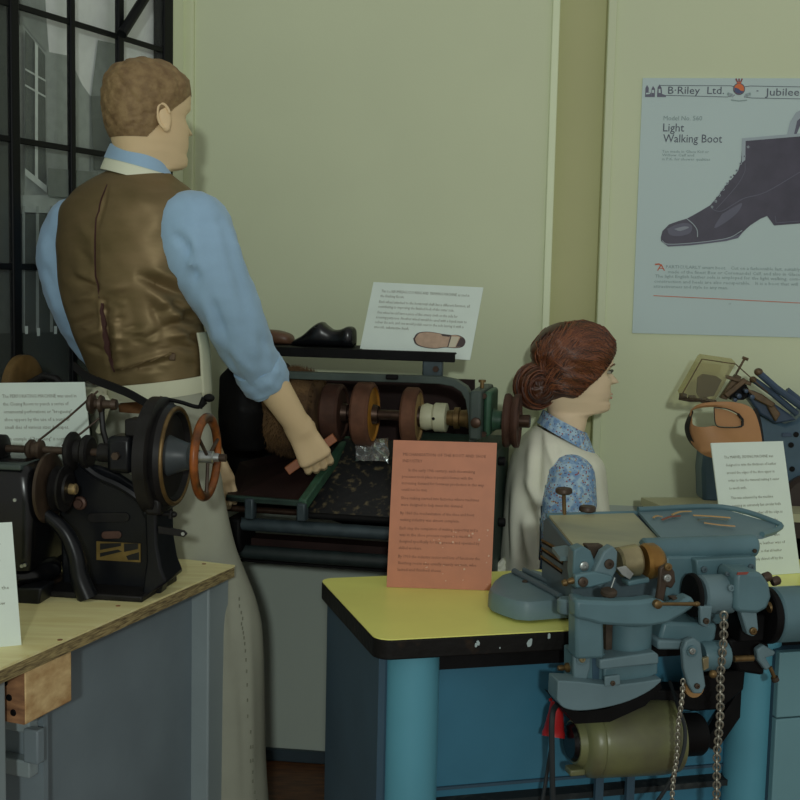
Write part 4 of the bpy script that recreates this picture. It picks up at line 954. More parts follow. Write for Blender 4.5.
# lower middle: neck, washer, swing lever, stub cylinder
plate([(664, 622), (718, 624), (716, 640), (706, 648), (658, 648), (660, 636)], -.07, .07, 'neck', m_mach, .006)
plate([(658, 640), (700, 642), (700, 650), (658, 650)], -.085, .06, 'neck_foot', m_machl, .004)
lev = [(683, 650), (686, 641), (694, 638), (701, 643), (703, 658), (704, 672), (706, 686), (702, 694), (694, 694), (688, 684), (684, 668)]
plate(lev, -.11, .014, 'swing_lever', m_machl, .003)
bolt(692, 651, -.112, .010, m=m_mach); bolt(692, 651, -.118, .006); bolt(697, 686, -.112, .005, m=m_rust)
p = D(695, 688, -.09); mb = MB(DF); mb.lathe(p, (0, 1, 0), [(0, 0), (0, .018), (.012, .018), (.012, 0)], 24); mb.build('lever_roller', mat('tan_roller', (110, 84, 52), rough=.6), sk)
c = D(700, 656, -.07); mb = MB(DF); mb.lathe(c, X, [(0, 0), (0, .026), (.004, .028), (.05, .026), (.056, .018), (.058, 0)], 26); mb.build('stub_cylinder', m_mach, sk)
a, b = D(734, 659, -.06), D(753, 658, -.06); mb = MB(DF); mb.cyl(a, b, .006, n=12); mb.build('brass_spindle', m_brass, sk)
plate([(703, 659), (709, 657), (709, 668), (704, 671)], -.115, .008, 'clip', m_drum, .001)
p = D(713, 674, -.11); mb = MB(DF); mb.ell(p, (.0075, .0075, .0075)); mb.build('brass_knob', m_brass, sk)
plate([(728, 640), (760, 634), (770, 645), (764, 676), (738, 672)], -.02, .07, 'dark_bracket', m_black, .006)
plate([(757, 650), (764, 645), (776, 652), (774, 656), (766, 658), (772, 668), (766, 671), (758, 660)], -.06, .015, 'adjuster_arm', m_machl, .003)
a, b = D(770, 667, -.06), D(775, 679, -.06); mb = MB(DF); mb.tube([a, b], .0038, 10); mb.build('adjuster_screw', m_brass, sk)
mb = MB(DF); mb.lathe(b, (b - a), [(-.004, 0), (-.004, .007), (.004, .007), (.005, 0)], 12); mb.build('adjuster_head', m_rusty, sk)
# olive motor slung underneath, with brackets and belt
ml, mr = D(586, 741, .015), D(674, 735.5, .015); ax = (mr - ml); Lm = ax.length
mb = MB(DF); mb.lathe(ml, ax, [(-.026, 0), (-.026, .040), (-.014, .046), (-.010, .058), (0, .066), (.012, .0675), (.016, .065), (.022, .0675), (Lm * .8, .070), (Lm - .004, .067), (Lm, .056), (Lm, 0)], 40); mo = mb.build('motor', m_olive, sk, label='oily olive green electric motor')
mb = MB(DF); mb.lathe(ml, ax, [(-.034, 0), (-.034, .030), (-.028, .036), (-.024, .036), (-.024, 0)], 30); mb.build('motor_cap', m_black2, mo)
mb = MB(DF); mb.lathe(mr, ax, [(0, 0), (0, .040), (.05, .040), (.056, .036), (.056, 0)], 30); mb.build('motor_pulley_guard', m_black, mo)
mb = MB(DF); p = D(575, 770, .0); mb.box(p, (.03, .03, .012)); mb.build('motor_lug', m_olive, mo, bevel=.003)
mb = MB(DF); p = D(590, 707, -.03); mb.box(p, (.03, .02, .008)); mb.build('motor_lug', m_olive, mo, bevel=.003)
for px in (598, 629):
    p = D(px, 775, .05); mb = MB(DF); mb.span((p.x - .008, .04, p.z - .12), (p.x + .008, .05, p.z + .12)); mb.build('motor_strap', m_blued, sk)
a = [D(*q, .05) for q in ((704, 744), (716, 752), (748, 706), (748, 690), (738, 692))]
mb = MB(DF); mb.prism(a, (0, .02, 0)); mb.build('drive_belt', m_black, sk)
plate([(700, 676), (746, 668), (744, 690), (720, 710), (690, 712)], .03, .03, 'belt_shroud', m_black, .004)
plate([(640, 690), (700, 690), (700, 712), (640, 706)], .02, .05, 'motor_mount', m_black, .004)

# ------------------------------------------------------------------ chains, cables, red plug
def chain(name, label, a, b, ya, yb, L, W, r, m):
    P0, P1 = D(*a, ya), D(*b, yb); n = int((P1 - P0).length / (L * .58)); mb = MB(DF); d = (P1 - P0).normalized(); ex, ey = perp(d)
    for k in range(n):
        c = P0 + (P1 - P0) * ((k + .5) / n) + ex * .0025 * math.sin(k * .35); s_ = (ex + ey * .55).normalized() if k % 2 else (ey - ex * .5).normalized()
        pts = []
        for j in range(13):
            t = 2 * math.pi * j / 12; pts.append(c + d * (L / 2 * math.cos(t)) + s_ * (W / 2 * math.sin(t)))
        mb.tube(pts, r, 6, cap=False)
    o = mb.build(name, m, org=DF.w(P1)); o['kind'] = 'stuff'; return tag(o, label, 'chain')
m_chain = mat('bright_link_steel', (110, 108, 98), rough=.35, metal=.6, var=.3, scale=60, k=2.2)
chain('chain', 'heavier steel link chain hanging in front of the machine gear', (724, 613), (715, 812), -.115, -.05, .0155, .0120, .0021, m_chain)
chain('chain', 'thin steel link chain hanging beside the olive motor', (683, 680), (671, 812), -.115, -.09, .011, .0068, .0015, m_chain)
m_cable = mat('dark_rubber_cable', (30, 34, 36), rough=.5, var=.1)
def cable(label, pts, r):
    P = spline([tuple(DF.w(D(x, y, d))) for x, y, d in pts], 8); mb = MB(); mb.tube(P, r, 10); tag(mb.build('cable', m_cable, org=P[-1]), label, 'cable')
cable('black cable drooping behind the thin chain', [(670, 682, -.02), (678, 706, -.08), (685, 730, -.09), (682, 756, -.09), (668, 785, -.08), (650, 812, -.06)], .0036)
cable('black cable hanging below the red plug', [(568, 702, .02), (556, 706, .0), (552, 720, -.02), (552, 760, -.02), (553, 812, -.01)], .0055)
cable('thin black cable to the left of the red plug cable', [(553, 735, .02), (549, 760, .03), (545, 785, .03), (540, 812, .03)], .0035)
rp = thing('red_plug', 'red plastic plug socket hanging on the blue front panel', 'plug', DF.w(D(557, 736, .03)))
m_red = mat('red_plastic', (126, 24, 26), rough=.35, var=.08)
a, b = D(557, 702, .05), D(553, 738, .03)
mb = MB(DF); mb.lathe(a, b - a, [(0, 0), (0, .012), (.02, .014), (.03, .016), (.05, .019), (.056, .0215), (.064, .0215), (.064, .016), (.05, .014), (.05, 0)], 26); mb.build('plug_body', m_red, rp)
mb = MB(DF); p = D(552, 699, .05); mb.tube([p, D(549, 700, .05)], .003, 8); mb.build('plug_latch', m_red, rp)
# ================================================================== POSTER ON THE RIGHT WALL
PY0 = -.004
xl_ = (WF.y(643, 78, PY0).x + WF.y(632, 333, PY0).x) / 2
ztp, zbt = WF.y(643, 78, PY0).z, WF.y(632, 333, PY0).z
PWD = .74
Pst = Sheet(WF.w((xl_, PY0, zbt)), WF.w((xl_ + PWD, PY0, zbt)), WF.w((xl_, PY0, ztp)))
po = thing('advertising_poster', 'pale blue poster with a dark ankle boot and shop lettering on the wall', 'poster', WF.w((xl_ + PWD / 2, PY0, zbt)))
m_paper = mat('pale_blue_poster_paper', (132, 146, 146), rough=.5, var=.015, scale=4)
Pst.card(.0035).build('sheet', m_paper, po)
def pp(px, py):
    l = WF.y(px, py, PY0); return ((l.x - xl_) / PWD, (ztp - l.z) / (ztp - zbt))
m_pink = mat('poster_black_ink', (62, 66, 76), rough=.6, var=.05)
m_pgrey = mat('poster_grey_ink', (100, 114, 114), rough=.6, var=.05)
m_pred = mat('poster_red_ink', (140, 74, 54), rough=.6, var=.05)
m_boot = mat('printed_boot_black', (46, 43, 58), rough=.45, var=.12, scale=20, rgb2=(56, 52, 68), k=1.6)
m_boot2 = mat('printed_boot_shade', (70, 70, 86), rough=.45, var=.1, k=1.8)
m_boot3 = mat('printed_boot_light', (112, 122, 128), rough=.5, var=.05)
def ppoly(name, pts, m, h, sm=0):
    if sm: pts = spline(pts + [pts[0]], sm)[:-1]
    mb = MB(); Pst.poly(mb, [pp(*q) for q in pts], h); return mb.build(name, m, po, smooth=0, fix=False)
def pline(name, pts, w, m, h, sm=0):
    if sm: pts = spline(pts, sm)
    mb = MB(); Pst.stroke(mb, [pp(*q) for q in pts], w, h); o = mb.build(name, m, po, smooth=0, fix=False); o['kind'] = 'stuff'; return o
def ptext(name, t, px, py, hpx, x1, m, shear=0.0, res=2):
    a, b = pp(px, py); a2, _ = pp(x1, py); mb = MB(); Pst.line(mb, t, a, b, hpx / .70 / 255.0, a2 - a, h=.0009, res=res, shear=shear); o = mb.build(name, m, po, smooth=0, fix=False); o['kind'] = 'stuff'; return o
pline('rule', [(660, 85.5), (731, 85.8), (735, 87)], .0022, m_pink, .0008); pline('rule', [(664, 95.3), (727, 97), (735, 95)], .0022, m_pink, .0008)
pline('rule', [(744, 87), (750, 86), (860, 88)], .0022, m_pink, .0008); pline('rule', [(744, 97), (752, 98), (860, 100)], .0022, m_pink, .0008)
ptext('lettering', 'B\u00b7Riley  Ltd.', 668, 93.8, 7.2, 724, m_pink)
ptext('lettering', '\u00b7', 756, 94, 6, 758.5, m_pink)
ptext('lettering', 'Jubilee', 765, 95.6, 7.2, 799, m_pink)
ptext('lettering', 'Model No. 560', 663.5, 120.2, 4.4, 702, m_pgrey)
ptext('lettering', 'Light', 663, 131.4, 8, 684, m_pink)
ptext('lettering', 'Walking Boot', 663, 142.2, 8, 722, m_pink)
for t, y, x1 in (('Tan made in Glace Kid or', 152.6, 709), ('Willow Calf and', 156.2, 694), ('in P.K. for shower qualities', 160.2, 710)): ptext('lettering', t, 662, y, 2.6, x1, m_pgrey, res=1)
ptext('initial_letter', 'A', 657, 270.5, 6.6, 665, m_pred); pline('initial_flourish', [(655, 264.5), (659, 264), (662, 266)], .006, m_pred, .0011)
for t, x0, y, x1 in (('PARTICULARLY smart boot.   Cut on a fashionable last, suitably', 666, 268.2, 800), ('made of the finest Box or Coromandel Calf, and also in Glace', 668, 273.2, 800), ('The light English leather sole is employed for the light walking, com-', 655, 277.5, 800), ('construction and heels are also recuperable.   It is a boot that will', 654, 282.6, 798), ('attractiveness and style to any man.', 653.5, 287.6, 728)): ptext('lettering', t, x0, y, 3.2, x1, m_pgrey, res=1)
pline('rule', [(653.5, 295.6), (840, 305)], .0028, m_pred, .0008)
ptext('lettering', '37', 728.5, 304.8, 1.8, 731, m_pgrey, res=1)
# emblem: two-coloured roundel under a small crown, laurels to each side; figures at the left of the band
def circ(cx, cy, r, n=24, a0=0, a1=360): return [(cx + r * math.cos(math.radians(a0 + (a1 - a0) * k / n)), cy + r * math.sin(math.radians(a0 + (a1 - a0) * k / n))) for k in range(n + (0 if a1 - a0 == 360 else 1))]
ppoly('emblem_ring', circ(739, 89, 6.0), m_pink, .0010); ppoly('emblem_roundel', circ(739, 89, 5.1), mat('poster_orange_ink', (160, 84, 48), rough=.6), .0013)
ppoly('emblem_roundel', [(734.2, 87.5), (738, 88.5), (741, 91), (743.6, 91), (742, 93.2), (739, 94.1), (736, 93.2), (734.3, 91)], mat('poster_blue_ink', (58, 66, 92), rough=.6), .0016)
for x in (735.8, 739, 742.2): pline('crown_spike', [(739 + (x - 739) * .35, 83.2), (x, 78.6)], .0055, mat('poster_dark_red_ink', (96, 52, 56), rough=.6), .0012)
ppoly('crown_band', [(736.6, 81.9), (741.4, 81.9), (741, 83.6), (737, 83.6)], m_pred, .0014)
for sg in (-1, 1):
    for k in range(4): ppoly('laurel_leaf', [(739 + sg * (5 + k * 1.5), 96.2 - k * .9), (739 + sg * (6.5 + k * 1.5), 93.4 - k * .4), (739 + sg * (8 + k * 1.3), 95.6 - k * .6), (739 + sg * (6.6 + k * 1.5), 97.6 - k * .5)], m_pgrey if k % 2 else m_boot3, .0011 + .0002 * k)
pline('emblem_scroll', [(731, 100), (739, 101), (747, 100.2)], .004, m_pgrey, .0010)
for q in ([(645, 97), (645.5, 88), (647, 85), (648.8, 88), (648.6, 92), (651, 93), (651, 97)], [(651, 97), (651.6, 89), (653, 86), (655, 89), (654.8, 97)], [(657, 97), (657.6, 87.5), (659.6, 84.5), (661.6, 88), (662, 94), (666, 95.4), (666, 97)]): ppoly('band_figure', q, m_boot2, .0010)
for q in ([(646, 93), (650, 92.6), (650, 94), (646, 94.4)], [(652, 90), (654, 90), (654, 93), (652, 93)], [(658.6, 89), (660.4, 89), (660.6, 93), (658.6, 93)]): ppoly('band_figure', q, m_paper, .0013)
# the boot
boot = [(661, 241), (660.8, 237), (662.5, 231), (669, 224.5), (678, 221.2), (687, 218.6), (699, 212), (710.5, 205), (718, 196), (726, 185), (733, 177.5), (738, 171), (741, 161), (741.8, 150), (742, 138.5), (769, 136), (800, 133.4), (803, 150), (812, 172), (818, 195), (815, 222), (800, 223.5), (774, 225.5), (770, 220), (767, 216), (760, 219), (750, 225.5), (743, 232), (738, 238), (726, 241), (710.5, 243), (690, 245.4), (668, 246.6)]
ppoly('boot_print', boot, m_boot, .0010)
ppoly('boot_welt', [(661, 241), (668, 246.6), (690, 245.4), (710.5, 243), (726, 241), (738, 238), (743, 232), (739, 234.6), (726, 238.6), (705, 241.4), (680, 243.6), (667, 243.6)], m_boot2, .0013)
pline('boot_welt_edge', [(662, 240.6), (668, 244.2), (690, 243.2), (712, 240.8), (730, 237.4), (742, 230.5)], .0026, m_boot3, .0016, 4)
ppoly('boot_collar', [(742, 138.5), (769, 136), (800, 133.4), (800.6, 136.4), (745.5, 141), (745.2, 160), (741.6, 163)], m_boot3, .0014)
ppoly('toe_shine', [(667, 229), (676, 224.6), (686, 223), (692, 226), (690, 233), (680, 236), (670, 235)], m_boot2, .0013, 3)
ppoly('toe_shine', [(674, 229), (684, 226.4), (689, 227.6), (680, 231)], mat('printed_boot_gleam', (96, 100, 110), rough=.5), .0016, 3)
ppoly('vamp_shine', [(722, 214), (732, 208), (742, 203), (738, 212), (726, 222), (714, 228)], m_boot2, .0013, 3)
pline('toe_cap_seam', [(687, 219), (693, 224), (697, 230), (697.5, 237)], .003, m_boot3, .0016, 4)
pline('lace_edge', [(711, 206), (714, 210), (722, 211), (734, 204), (745, 198), (766, 192), (800, 172)], .0030, m_boot2, .0016, 5)
pline('lace_edge', [(745, 163), (744.5, 172), (738, 184), (728, 196), (716, 209)], .0026, m_boot2, .0016, 5)
for k in range(10):
    t = k / 9; x = 748 - 34 * t ** 1.0; y = 147 + 60 * t ** .85
    ppoly('eyelet', circ(x - (2 if k > 3 else 0), y, 1.25, 10), m_boot3, .0017); ppoly('eyelet_hole', circ(x - (2 if k > 3 else 0), y, .65, 8), m_boot, .0020)
for k in range(6):
    x, y = 738 - 4.2 * k, 174 + 5.6 * k; pline('lace', [(x - 5, y + 1), (x + 1, y + 4)], .006, m_boot, .0015)
pline('heel_line', [(775, 216), (776, 223), (800, 221)], .0026, m_boot2, .0016)
ppoly('pull_loop', [(787, 134.6), (790, 122), (796, 112.5), (806, 107), (812, 118), (806, 124), (799, 126), (795, 134)], m_boot3, .0012)
ppoly('pull_loop_shade', [(794, 134), (797, 121), (806, 113), (808, 120), (800, 126), (796.5, 134)], m_boot2, .0015)

# ================================================================== RIGHT-HAND SIDE: BENCH, UPPER MACHINE, CARD
RF = Frame((.85, 3.05, 0), -3)
Rr = RF.y
ZS = WORLD.y(660, 501, 3.0).z
bn = thing('side_bench', 'cream topped bench behind the skiving machine tray', 'table', (.95, 2.95, 0))
tpn = [WORLD.z(*q, ZS) for q in ((641, 497.5), (664, 507), (830, 516), (830, 497))]
mb = MB(); mb.prism([p - Vector((0, 0, .02)) for p in tpn], (0, 0, .02)); mb.build('bench_top', mat('cream_bench_top', (122, 122, 98), rough=.5, var=.04), bn)
mb = MB(); mb.prism([p + Vector((.004, .004, -.06)) for p in tpn], (0, 0, .04)); mb.build('bench_rail', mat('dark_bench_rail', (44, 34, 28), rough=.6, k=1.4), bn)
for k, p in enumerate(tpn):
    q = p + Vector(((.40 if k in (0, 1) else -.03), (.03 if k in (1, 2) else -.03), 0)); mb = MB(); mb.span((q.x - .02, q.y - .02, 0), (q.x + .02, q.y + .02, ZS - .06)); mb.build('leg', m_black, bn)
m_cast = mat('dark_blue_casting_enamel', (54, 74, 88), rough=.4, var=.15, scale=10, spec=.4, bump=.1, k=1.9)
m_cast2 = mat('navy_lever_enamel', (44, 58, 76), rough=.4, var=.15, scale=20, spec=.4, k=1.8)
m_bronze = mat('brown_bronze_iron', (72, 58, 42), rough=.45, metal=.3, var=.3, scale=40, k=1.9)
um = thing('upper_machine', 'dark blue cast iron shoe machine with a smoky guard, beside the poster', 'machine', RF.w((0, 0, ZS)))
zs_ = ZS
def rpl(pts, y, t, name, m, bevel=.004, par=None, sm=0):
    P = [Rr(*q, y) for q in pts]
    if sm: P = [Vector(p) for p in spline([tuple(p) for p in P] + [tuple(P[0])], sm)[:-1]]
    mb = MB(RF); mb.prism(P, (0, t, 0)); return mb.build(name, m, par or um, bevel=bevel)
o_ = rpl([(703, 503), (702, 470), (704, 452), (740, 440), (757, 412), (766, 414), (776, 421), (786, 424), (796, 421), (806, 412), (850, 395), (850, 505)], -.03, .10, 'casting', m_cast, .010)
zl_ = min(o_.data.vertices[i].co.z for i in range(len(o_.data.vertices)))
for px, py in ((796, 434.5), (791, 445), (792, 469)):
    p = Rr(px, py, -.031); mb = MB(RF); mb.cyl(p, p + Vector((0, -.002, 0)), .007, n=14); mb.build('bolt_hole', m_black, um)
rpl([(782, 433), (792, 433), (792, 437), (782, 437)], -.033, .003, 'cast_mark', m_cast2, .001)
p = Rr(812, 505, -.06); mb = MB(RF); mb.lathe(p, TO, [(-.03, 0), (-.03, .075), (0, .08), (.012, .07), (.012, 0)], 32); mb.build('dark_disc', mat('dark_brown_disc', (40, 32, 28), rough=.5, k=1.5), um)  # thick dark brown disc low at the right end of the casting
def rbar(pts, y, r, name, m):
    mb = MB(RF); mb.tube([Rr(*q, y) for q in pts], r, 10); return mb.build(name, m, um)
rbar([(759, 373), (776, 388), (803, 408)], -.08, .009, 'lever', m_cast2); rbar([(754, 380), (772, 393), (797, 414)], -.07, .008, 'lever', m_cast2)
for q, r in (((758.5, 372), .011), ((753, 379.5), .009)):
    p = Rr(*q, -.08); mb = MB(RF); mb.ell(p, (r, r, r * .9)); mb.build('lever_knob', m_bronze, um)
rbar([(786, 391), (800, 402)], -.06, .011, 'lever', m_cast2)
rpl([(748, 398), (756, 391), (790, 414), (797, 420), (776, 424), (760, 414)], -.06, .05, 'lever_block', m_cast2, .005)
rpl([(764, 398), (772, 402), (781, 414), (776, 422), (770, 412)], -.075, .02, 'bronze_jaw', m_bronze, .003)
rpl([(745, 388), (762, 394), (776, 404), (772, 408), (756, 400)], -.08, .015, 'bronze_bar', m_bronze, .003)
rpl([(720, 398), (736, 374), (742, 377), (727, 400)], -.07, .02, 'bronze_post', m_bronze, .002)
rpl([(724, 394), (744, 378), (748, 381), (728, 398)], -.085, .012, 'bronze_post', m_bronze, .002)
rpl([(727, 375), (752, 382), (751, 386), (727, 379)], -.08, .02, 'bronze_head', m_bronze, .002)
rpl([(731, 388), (746, 384), (752, 394), (744, 400), (730, 400)], -.05, .03, 'dark_head', m_black, .003)
for q in ((739, 396, .006), (746, 391, .005), (735, 400, .005), (752, 397, .006)):
    p = Rr(q[0], q[1], -.08); mb = MB(RF); mb.lathe(p, TO, [(-.02, 0), (-.02, q[2]), (.004, q[2]), (.006, 0)], 12); mb.build('bolt_head', m_cast2, um)
rbar([(736, 374), (745, 358)], -.07, .0028, 'rod', m_bronze)
rbar([(742.5, 357.5), (748, 359.5)], -.07, .004, 'rod_grip', m_bronze)
rbar([(679, 398), (690, 400), (704, 400), (716, 402)], -.10, .005, 'guard_hinge', m_rusty)
for q in ((683, 396), (692, 398), (704, 400)):
    p = Rr(*q, -.10); mb = MB(RF); mb.box(p, (.018, .014, .014)); mb.build('hinge_knuckle', m_rusty, um, bevel=.003)
# smoky guard: a thin walled box, open below
m_smoke = glassy('smoky_beige_plastic', (238, 233, 214), .88, .25)
gp0 = [(681, 396), (702, 359), (735.5, 364), (714, 402)]
P_ = [Rr(*q, -.12) for q in gp0]
mb = MB(RF); mb.prism(P_, (0, .003, 0)); gd = mb.build('guard', m_smoke, um)
mb = MB(RF); bk_ = [p + Vector((.012, .10, .004)) for p in P_]; mb.prism([P_[1], P_[2], bk_[2], bk_[1]], (0, 0, .003)); mb.build('guard_top', m_smoke, gd)
mb = MB(RF); mb.prism([P_[0], P_[1], bk_[1], bk_[0]], (-.003, 0, 0)); mb.build('guard_side', m_smoke, gd)
mb = MB(RF); mb.tube([P_[0], P_[1], P_[2], Rr(768, 393, -.12)], .0016, 6); mb.build('guard_edge', m_bronze, gd)
mb = MB(RF); mb.prism([Rr(*q, -.05) for q in ((697, 393), (698, 378), (703, 374), (716, 376), (722, 380), (714, 396), (700, 398))], (0, .012, 0)); mb.build('grey_patch', mat('grey_felt_patch', (78, 78, 76), rough=.8), gd)
# brown leather upper clamped in the machine: outline with a strap opening
m_leath = mat('tan_leather', (126, 92, 62), rough=.5, var=.08, scale=12)
m_leathd = mat('dark_leather_lining', (26, 24, 26), rough=.6, k=1.4)
lu = thing('leather_upper', 'tan leather shoe upper with a strap opening clamped in the blue machine', 'leather', RF.w(Rr(722, 450, -.14)))
outer = [(691, 410), (700, 404), (716, 402), (732, 402), (746, 405), (754, 411), (759, 424), (762, 440), (763, 462), (740, 462), (722, 460), (706, 456), (696, 449), (690, 439), (688, 424)]
inner = [(692, 410.5), (700, 408), (714, 407), (726, 409), (737, 414), (743, 420), (743, 425.5), (738, 427.3), (722, 427.5), (714, 426), (707, 427), (699, 427), (693, 424.5), (692.4, 420), (692, 415)]
Op = spline([q for q in outer] + [outer[0]], 3)[:-1]; Ip = spline([q for q in inner] + [inner[0]], 3)[:-1]
def bulge(px, py): return -.135 - .03 * math.exp(-((px - 722) / 30) ** 2) + .02 * max(0, (700 - px) / 12)
ro = [Rr(*q, bulge(*q)) for q in Op]; ri = [Rr(*q, bulge(*q)) for q in Ip]
mb = MB(RF); mid = [a.lerp(b, .5) + Vector((0, -.004, 0)) for a, b in zip(ro, ri)]
bk2_ = [p + Vector((0, .005, 0)) for p in ro]; bi2 = [p + Vector((0, .005, 0)) for p in ri]
rr = [bi2, ri, mid, ro, bk2_]
nn_ = len(ro); vs = [p for r in rr for p in r]; fs = [(i * nn_ + k, i * nn_ + (k + 1) % nn_, (i + 1) * nn_ + (k + 1) % nn_, (i + 1) * nn_ + k) for i in range(4) for k in range(nn_)]
mb.add(vs, fs); mb.build('upper', m_leath, lu, smooth=60)
fl = spline([(714, 408.2), (726, 410), (737, 415), (741, 421), (739.6, 426), (722, 426.4), (716, 423)] + [(714, 408.2)], 4)[:-1]
mb = MB(RF); mb.prism([Rr(*q, bulge(*q) + .004) for q in fl], (0, .003, 0)); mb.build('strap_flap', m_leath, lu)
for pts in (((714, 407.6), (726, 408.6), (737, 413), (742.5, 419.5), (742.5, 425.5), (738, 427.4), (722, 427.4), (716, 425), (714.6, 418), (714, 407.6)),):
    mb = MB(RF); mb.tube([Rr(*q, bulge(*q) - .003) for q in spline(pts, 4)], .0012, 6); mb.build('strap_seam', m_leathd, lu)
mb = MB(RF); mb.tube([Rr(*q, bulge(*q) - .003) for q in ((738, 414), (742.5, 419.5), (742.5, 425.5))], .0034, 8); mb.build('strap_buckle', m_leathd, lu)
e0 = spline([(692, 409), (687, 418), (684.5, 428), (688, 440), (697, 450), (706, 455.5)], 5); e1 = spline([(693.5, 412), (691, 420), (689.5, 430), (693, 440), (699, 449), (707, 455)], 5)
mb = MB(RF); mb.loft([[Rr(*a, -.12), Rr(*b, -.14), Rr(*b, -.136), Rr(*a, -.116)] for a, b in zip(e0, e1)]); mb.build('dark_edge', m_leathd, lu)
e0 = spline([(757, 408), (761, 420), (764, 440), (765, 458)], 5); e1 = spline([(753, 409), (757.5, 422), (761, 440), (762, 458)], 5)
mb = MB(RF); mb.loft([[Rr(*a, -.12), Rr(*b, -.14), Rr(*b, -.136), Rr(*a, -.116)] for a, b in zip(e0, e1)]); mb.build('dark_edge', m_leathd, lu)
# white card
p = DF.w(DF.z(728, 578, ZD + .0005)); q = DF.w(DF.z(800.5, 573, ZD + .0005))
ty = (p.y + q.y) / 2
t_ = WORLD.y(711, 443, p.y + .06)
cw, S = sign('information_card', 'tall white information card leaning on the blue casting at the right edge', 'sign', p, q, t_, [
    ('The MARVEL SKIVING MACHINE was', .68, 0, 0), ('designed to trim the thickness of leather', .70, .01, 1), ('around the edges of the shoe upper in', .66, .01, 2), ('order to thin the material making it easier', .71, .015, 3), ('to work with.', .24, .015, 4), ('This was achieved by the machine', .58, .025, 5.25), ('rotating an extremely fast circular knife', .67, .03, 6.25), ('taking a sliver of leather off the edge as', .68, .03, 7.25), ('it was passed at an angle over the', .60, .03, 8.25), ('knife. The machine was also', .60, .03, 10.2), ('used where the leather was of', .66, .03, 11.2), ('uneven thickness, so that all leather', .60, .03, 12.2), ('could be evenly skived off by the', .60, .03, 13.2)], m_card, m_ink, .030, .15, .12, .058)
# ================================================================== MANNEQUIN FIGURES
W_ = WORLD.y
def project(P):
    d = Vector(P) - CAM; z = d.dot(_f); return 400 + FPX * d.dot(_r) / z, 400 - FPX * d.dot(_u) / z
def smooth_interp(z, T, col):
    """Catmull-Rom interpolation in a table of rows sorted by their first entry"""
    xs = [r[0] for r in T]; ys = [r[col] for r in T]
    i = max(0, min(len(xs) - 2, int(np.searchsorted(xs, z)) - 1)); t = (z - xs[i]) / (xs[i + 1] - xs[i]); t = max(0, min(1, t))
    def m(k):
        if k == 0: return (ys[1] - ys[0]) / (xs[1] - xs[0])
        if k == len(xs) - 1: return (ys[-1] - ys[-2]) / (xs[-1] - xs[-2])
        a, b = (ys[k] - ys[k - 1]) / (xs[k] - xs[k - 1]), (ys[k + 1] - ys[k]) / (xs[k + 1] - xs[k])
        return 0 if a * b <= 0 else 2 * a * b / (a + b)
    h = xs[i + 1] - xs[i]; t2, t3 = t * t, t ** 3
    return ys[i] * (2 * t3 - 3 * t2 + 1) + m(i) * h * (t3 - 2 * t2 + t) + ys[i + 1] * (-2 * t3 + 3 * t2) + m(i + 1) * h * (t3 - t2)
# z above the chin, front, back, half width
HEAD_F = [(-.10, .018, -.078, .052), (-.06, .026, -.066, .049), (-.032, .033, -.062, .047), (-.020, .035, -.062, .047), (-.011, .040, -.063, .047), (-.005, .056, -.064, .047), (0, .082, -.065, .047), (.010, .0955, -.068, .050), (.020, .0955, -.072, .054), (.030, .0905, -.076, .058), (.042, .0945, -.081, .061), (.052, .0945, -.085, .064), (.064, .0925, -.089, .066), (.082, .0925, -.093, .068), (.100, .0885, -.096, .070), (.112, .0915, -.098, .072), (.125, .0965, -.099, .073), (.145, .0975, -.099, .074), (.165, .091, -.096, .071), (.185, .074, -.084, .060), (.200, .048, -.060, .042), (.209, .018, -.030, .018), (.211, .002, -.008, .004)]
def face_bump(x, z, k=1.0):
    b = 0.0
    if .064 < z < .118:
        t = (z - .075) / .040
        hgt = .026 * (max(0, 1 - max(t, 0)) ** 1.15) if t >= 0 else .026 * max(0, 1 + t * 5.0)
        w = .0085 + .006 * max(0, 1 - abs(z - .078) / .014)
        b += hgt * math.exp(-(x / w) ** 2)
    b += .0045 * math.exp(-((z - .0455) / .0040) ** 2 - (x / .017) ** 2) + .0050 * math.exp(-((z - .0365) / .0042) ** 2 - (x / .015) ** 2) - .003 * math.exp(-((z - .0412) / .0020) ** 2 - (x / .02) ** 2)
    b += -.009 * math.exp(-((z - .104) / .012) ** 2 - ((abs(x) - .031) / .014) ** 2) + .003 * math.exp(-((z - .1035) / .006) ** 2 - ((abs(x) - .031) / .010) ** 2)
    b += .0035 * math.exp(-((z - .119) / .006) ** 2 - ((abs(x) - .028) / .018) ** 2) + .003 * math.exp(-((z - .075) / .015) ** 2 - ((abs(x) - .042) / .018) ** 2)
    return b * k
def head_ring(fr, z, sc_=1.0, n=64, table=HEAD_F, off=0.0, wide=1.0, dep=1.0):
    yf, yb, w = (smooth_interp(z, table, c) for c in (1, 2, 3)); out = []
    cy = (yf + yb) / 2 * max(0.0, min(1.0, (.05 - z) / .06))
    for k in range(n):
        t = 2 * math.pi * k / n; s, c = math.sin(t), math.cos(t)
        e = .88
        x = (w * wide + off) * math.copysign(abs(s) ** e, s)
        y = cy + ((yf - cy + off) if c > 0 else (cy - yb + off)) * math.copysign(abs(c) ** e, c)
        if c > 0 and off == 0: y += face_bump(x, z)
        out.append(Vector((x * sc_, y * sc_ * dep, z * sc_)))
    return out
def ellipse_ring(cx, cy, z, a, b, rz, n=64, e=.9):
    ca, sa = math.cos(math.radians(rz)), math.sin(math.radians(rz)); out = []
    for k in range(n):
        t = 2 * math.pi * k / n; s, c = math.sin(t), math.cos(t)      # k = 0 is the figure's front
        x, y = a * math.copysign(abs(s) ** e, s), b * math.copysign(abs(c) ** e, c)
        out.append(Vector((cx + x * ca - y * sa, cy + x * sa + y * ca, z)))
    return out
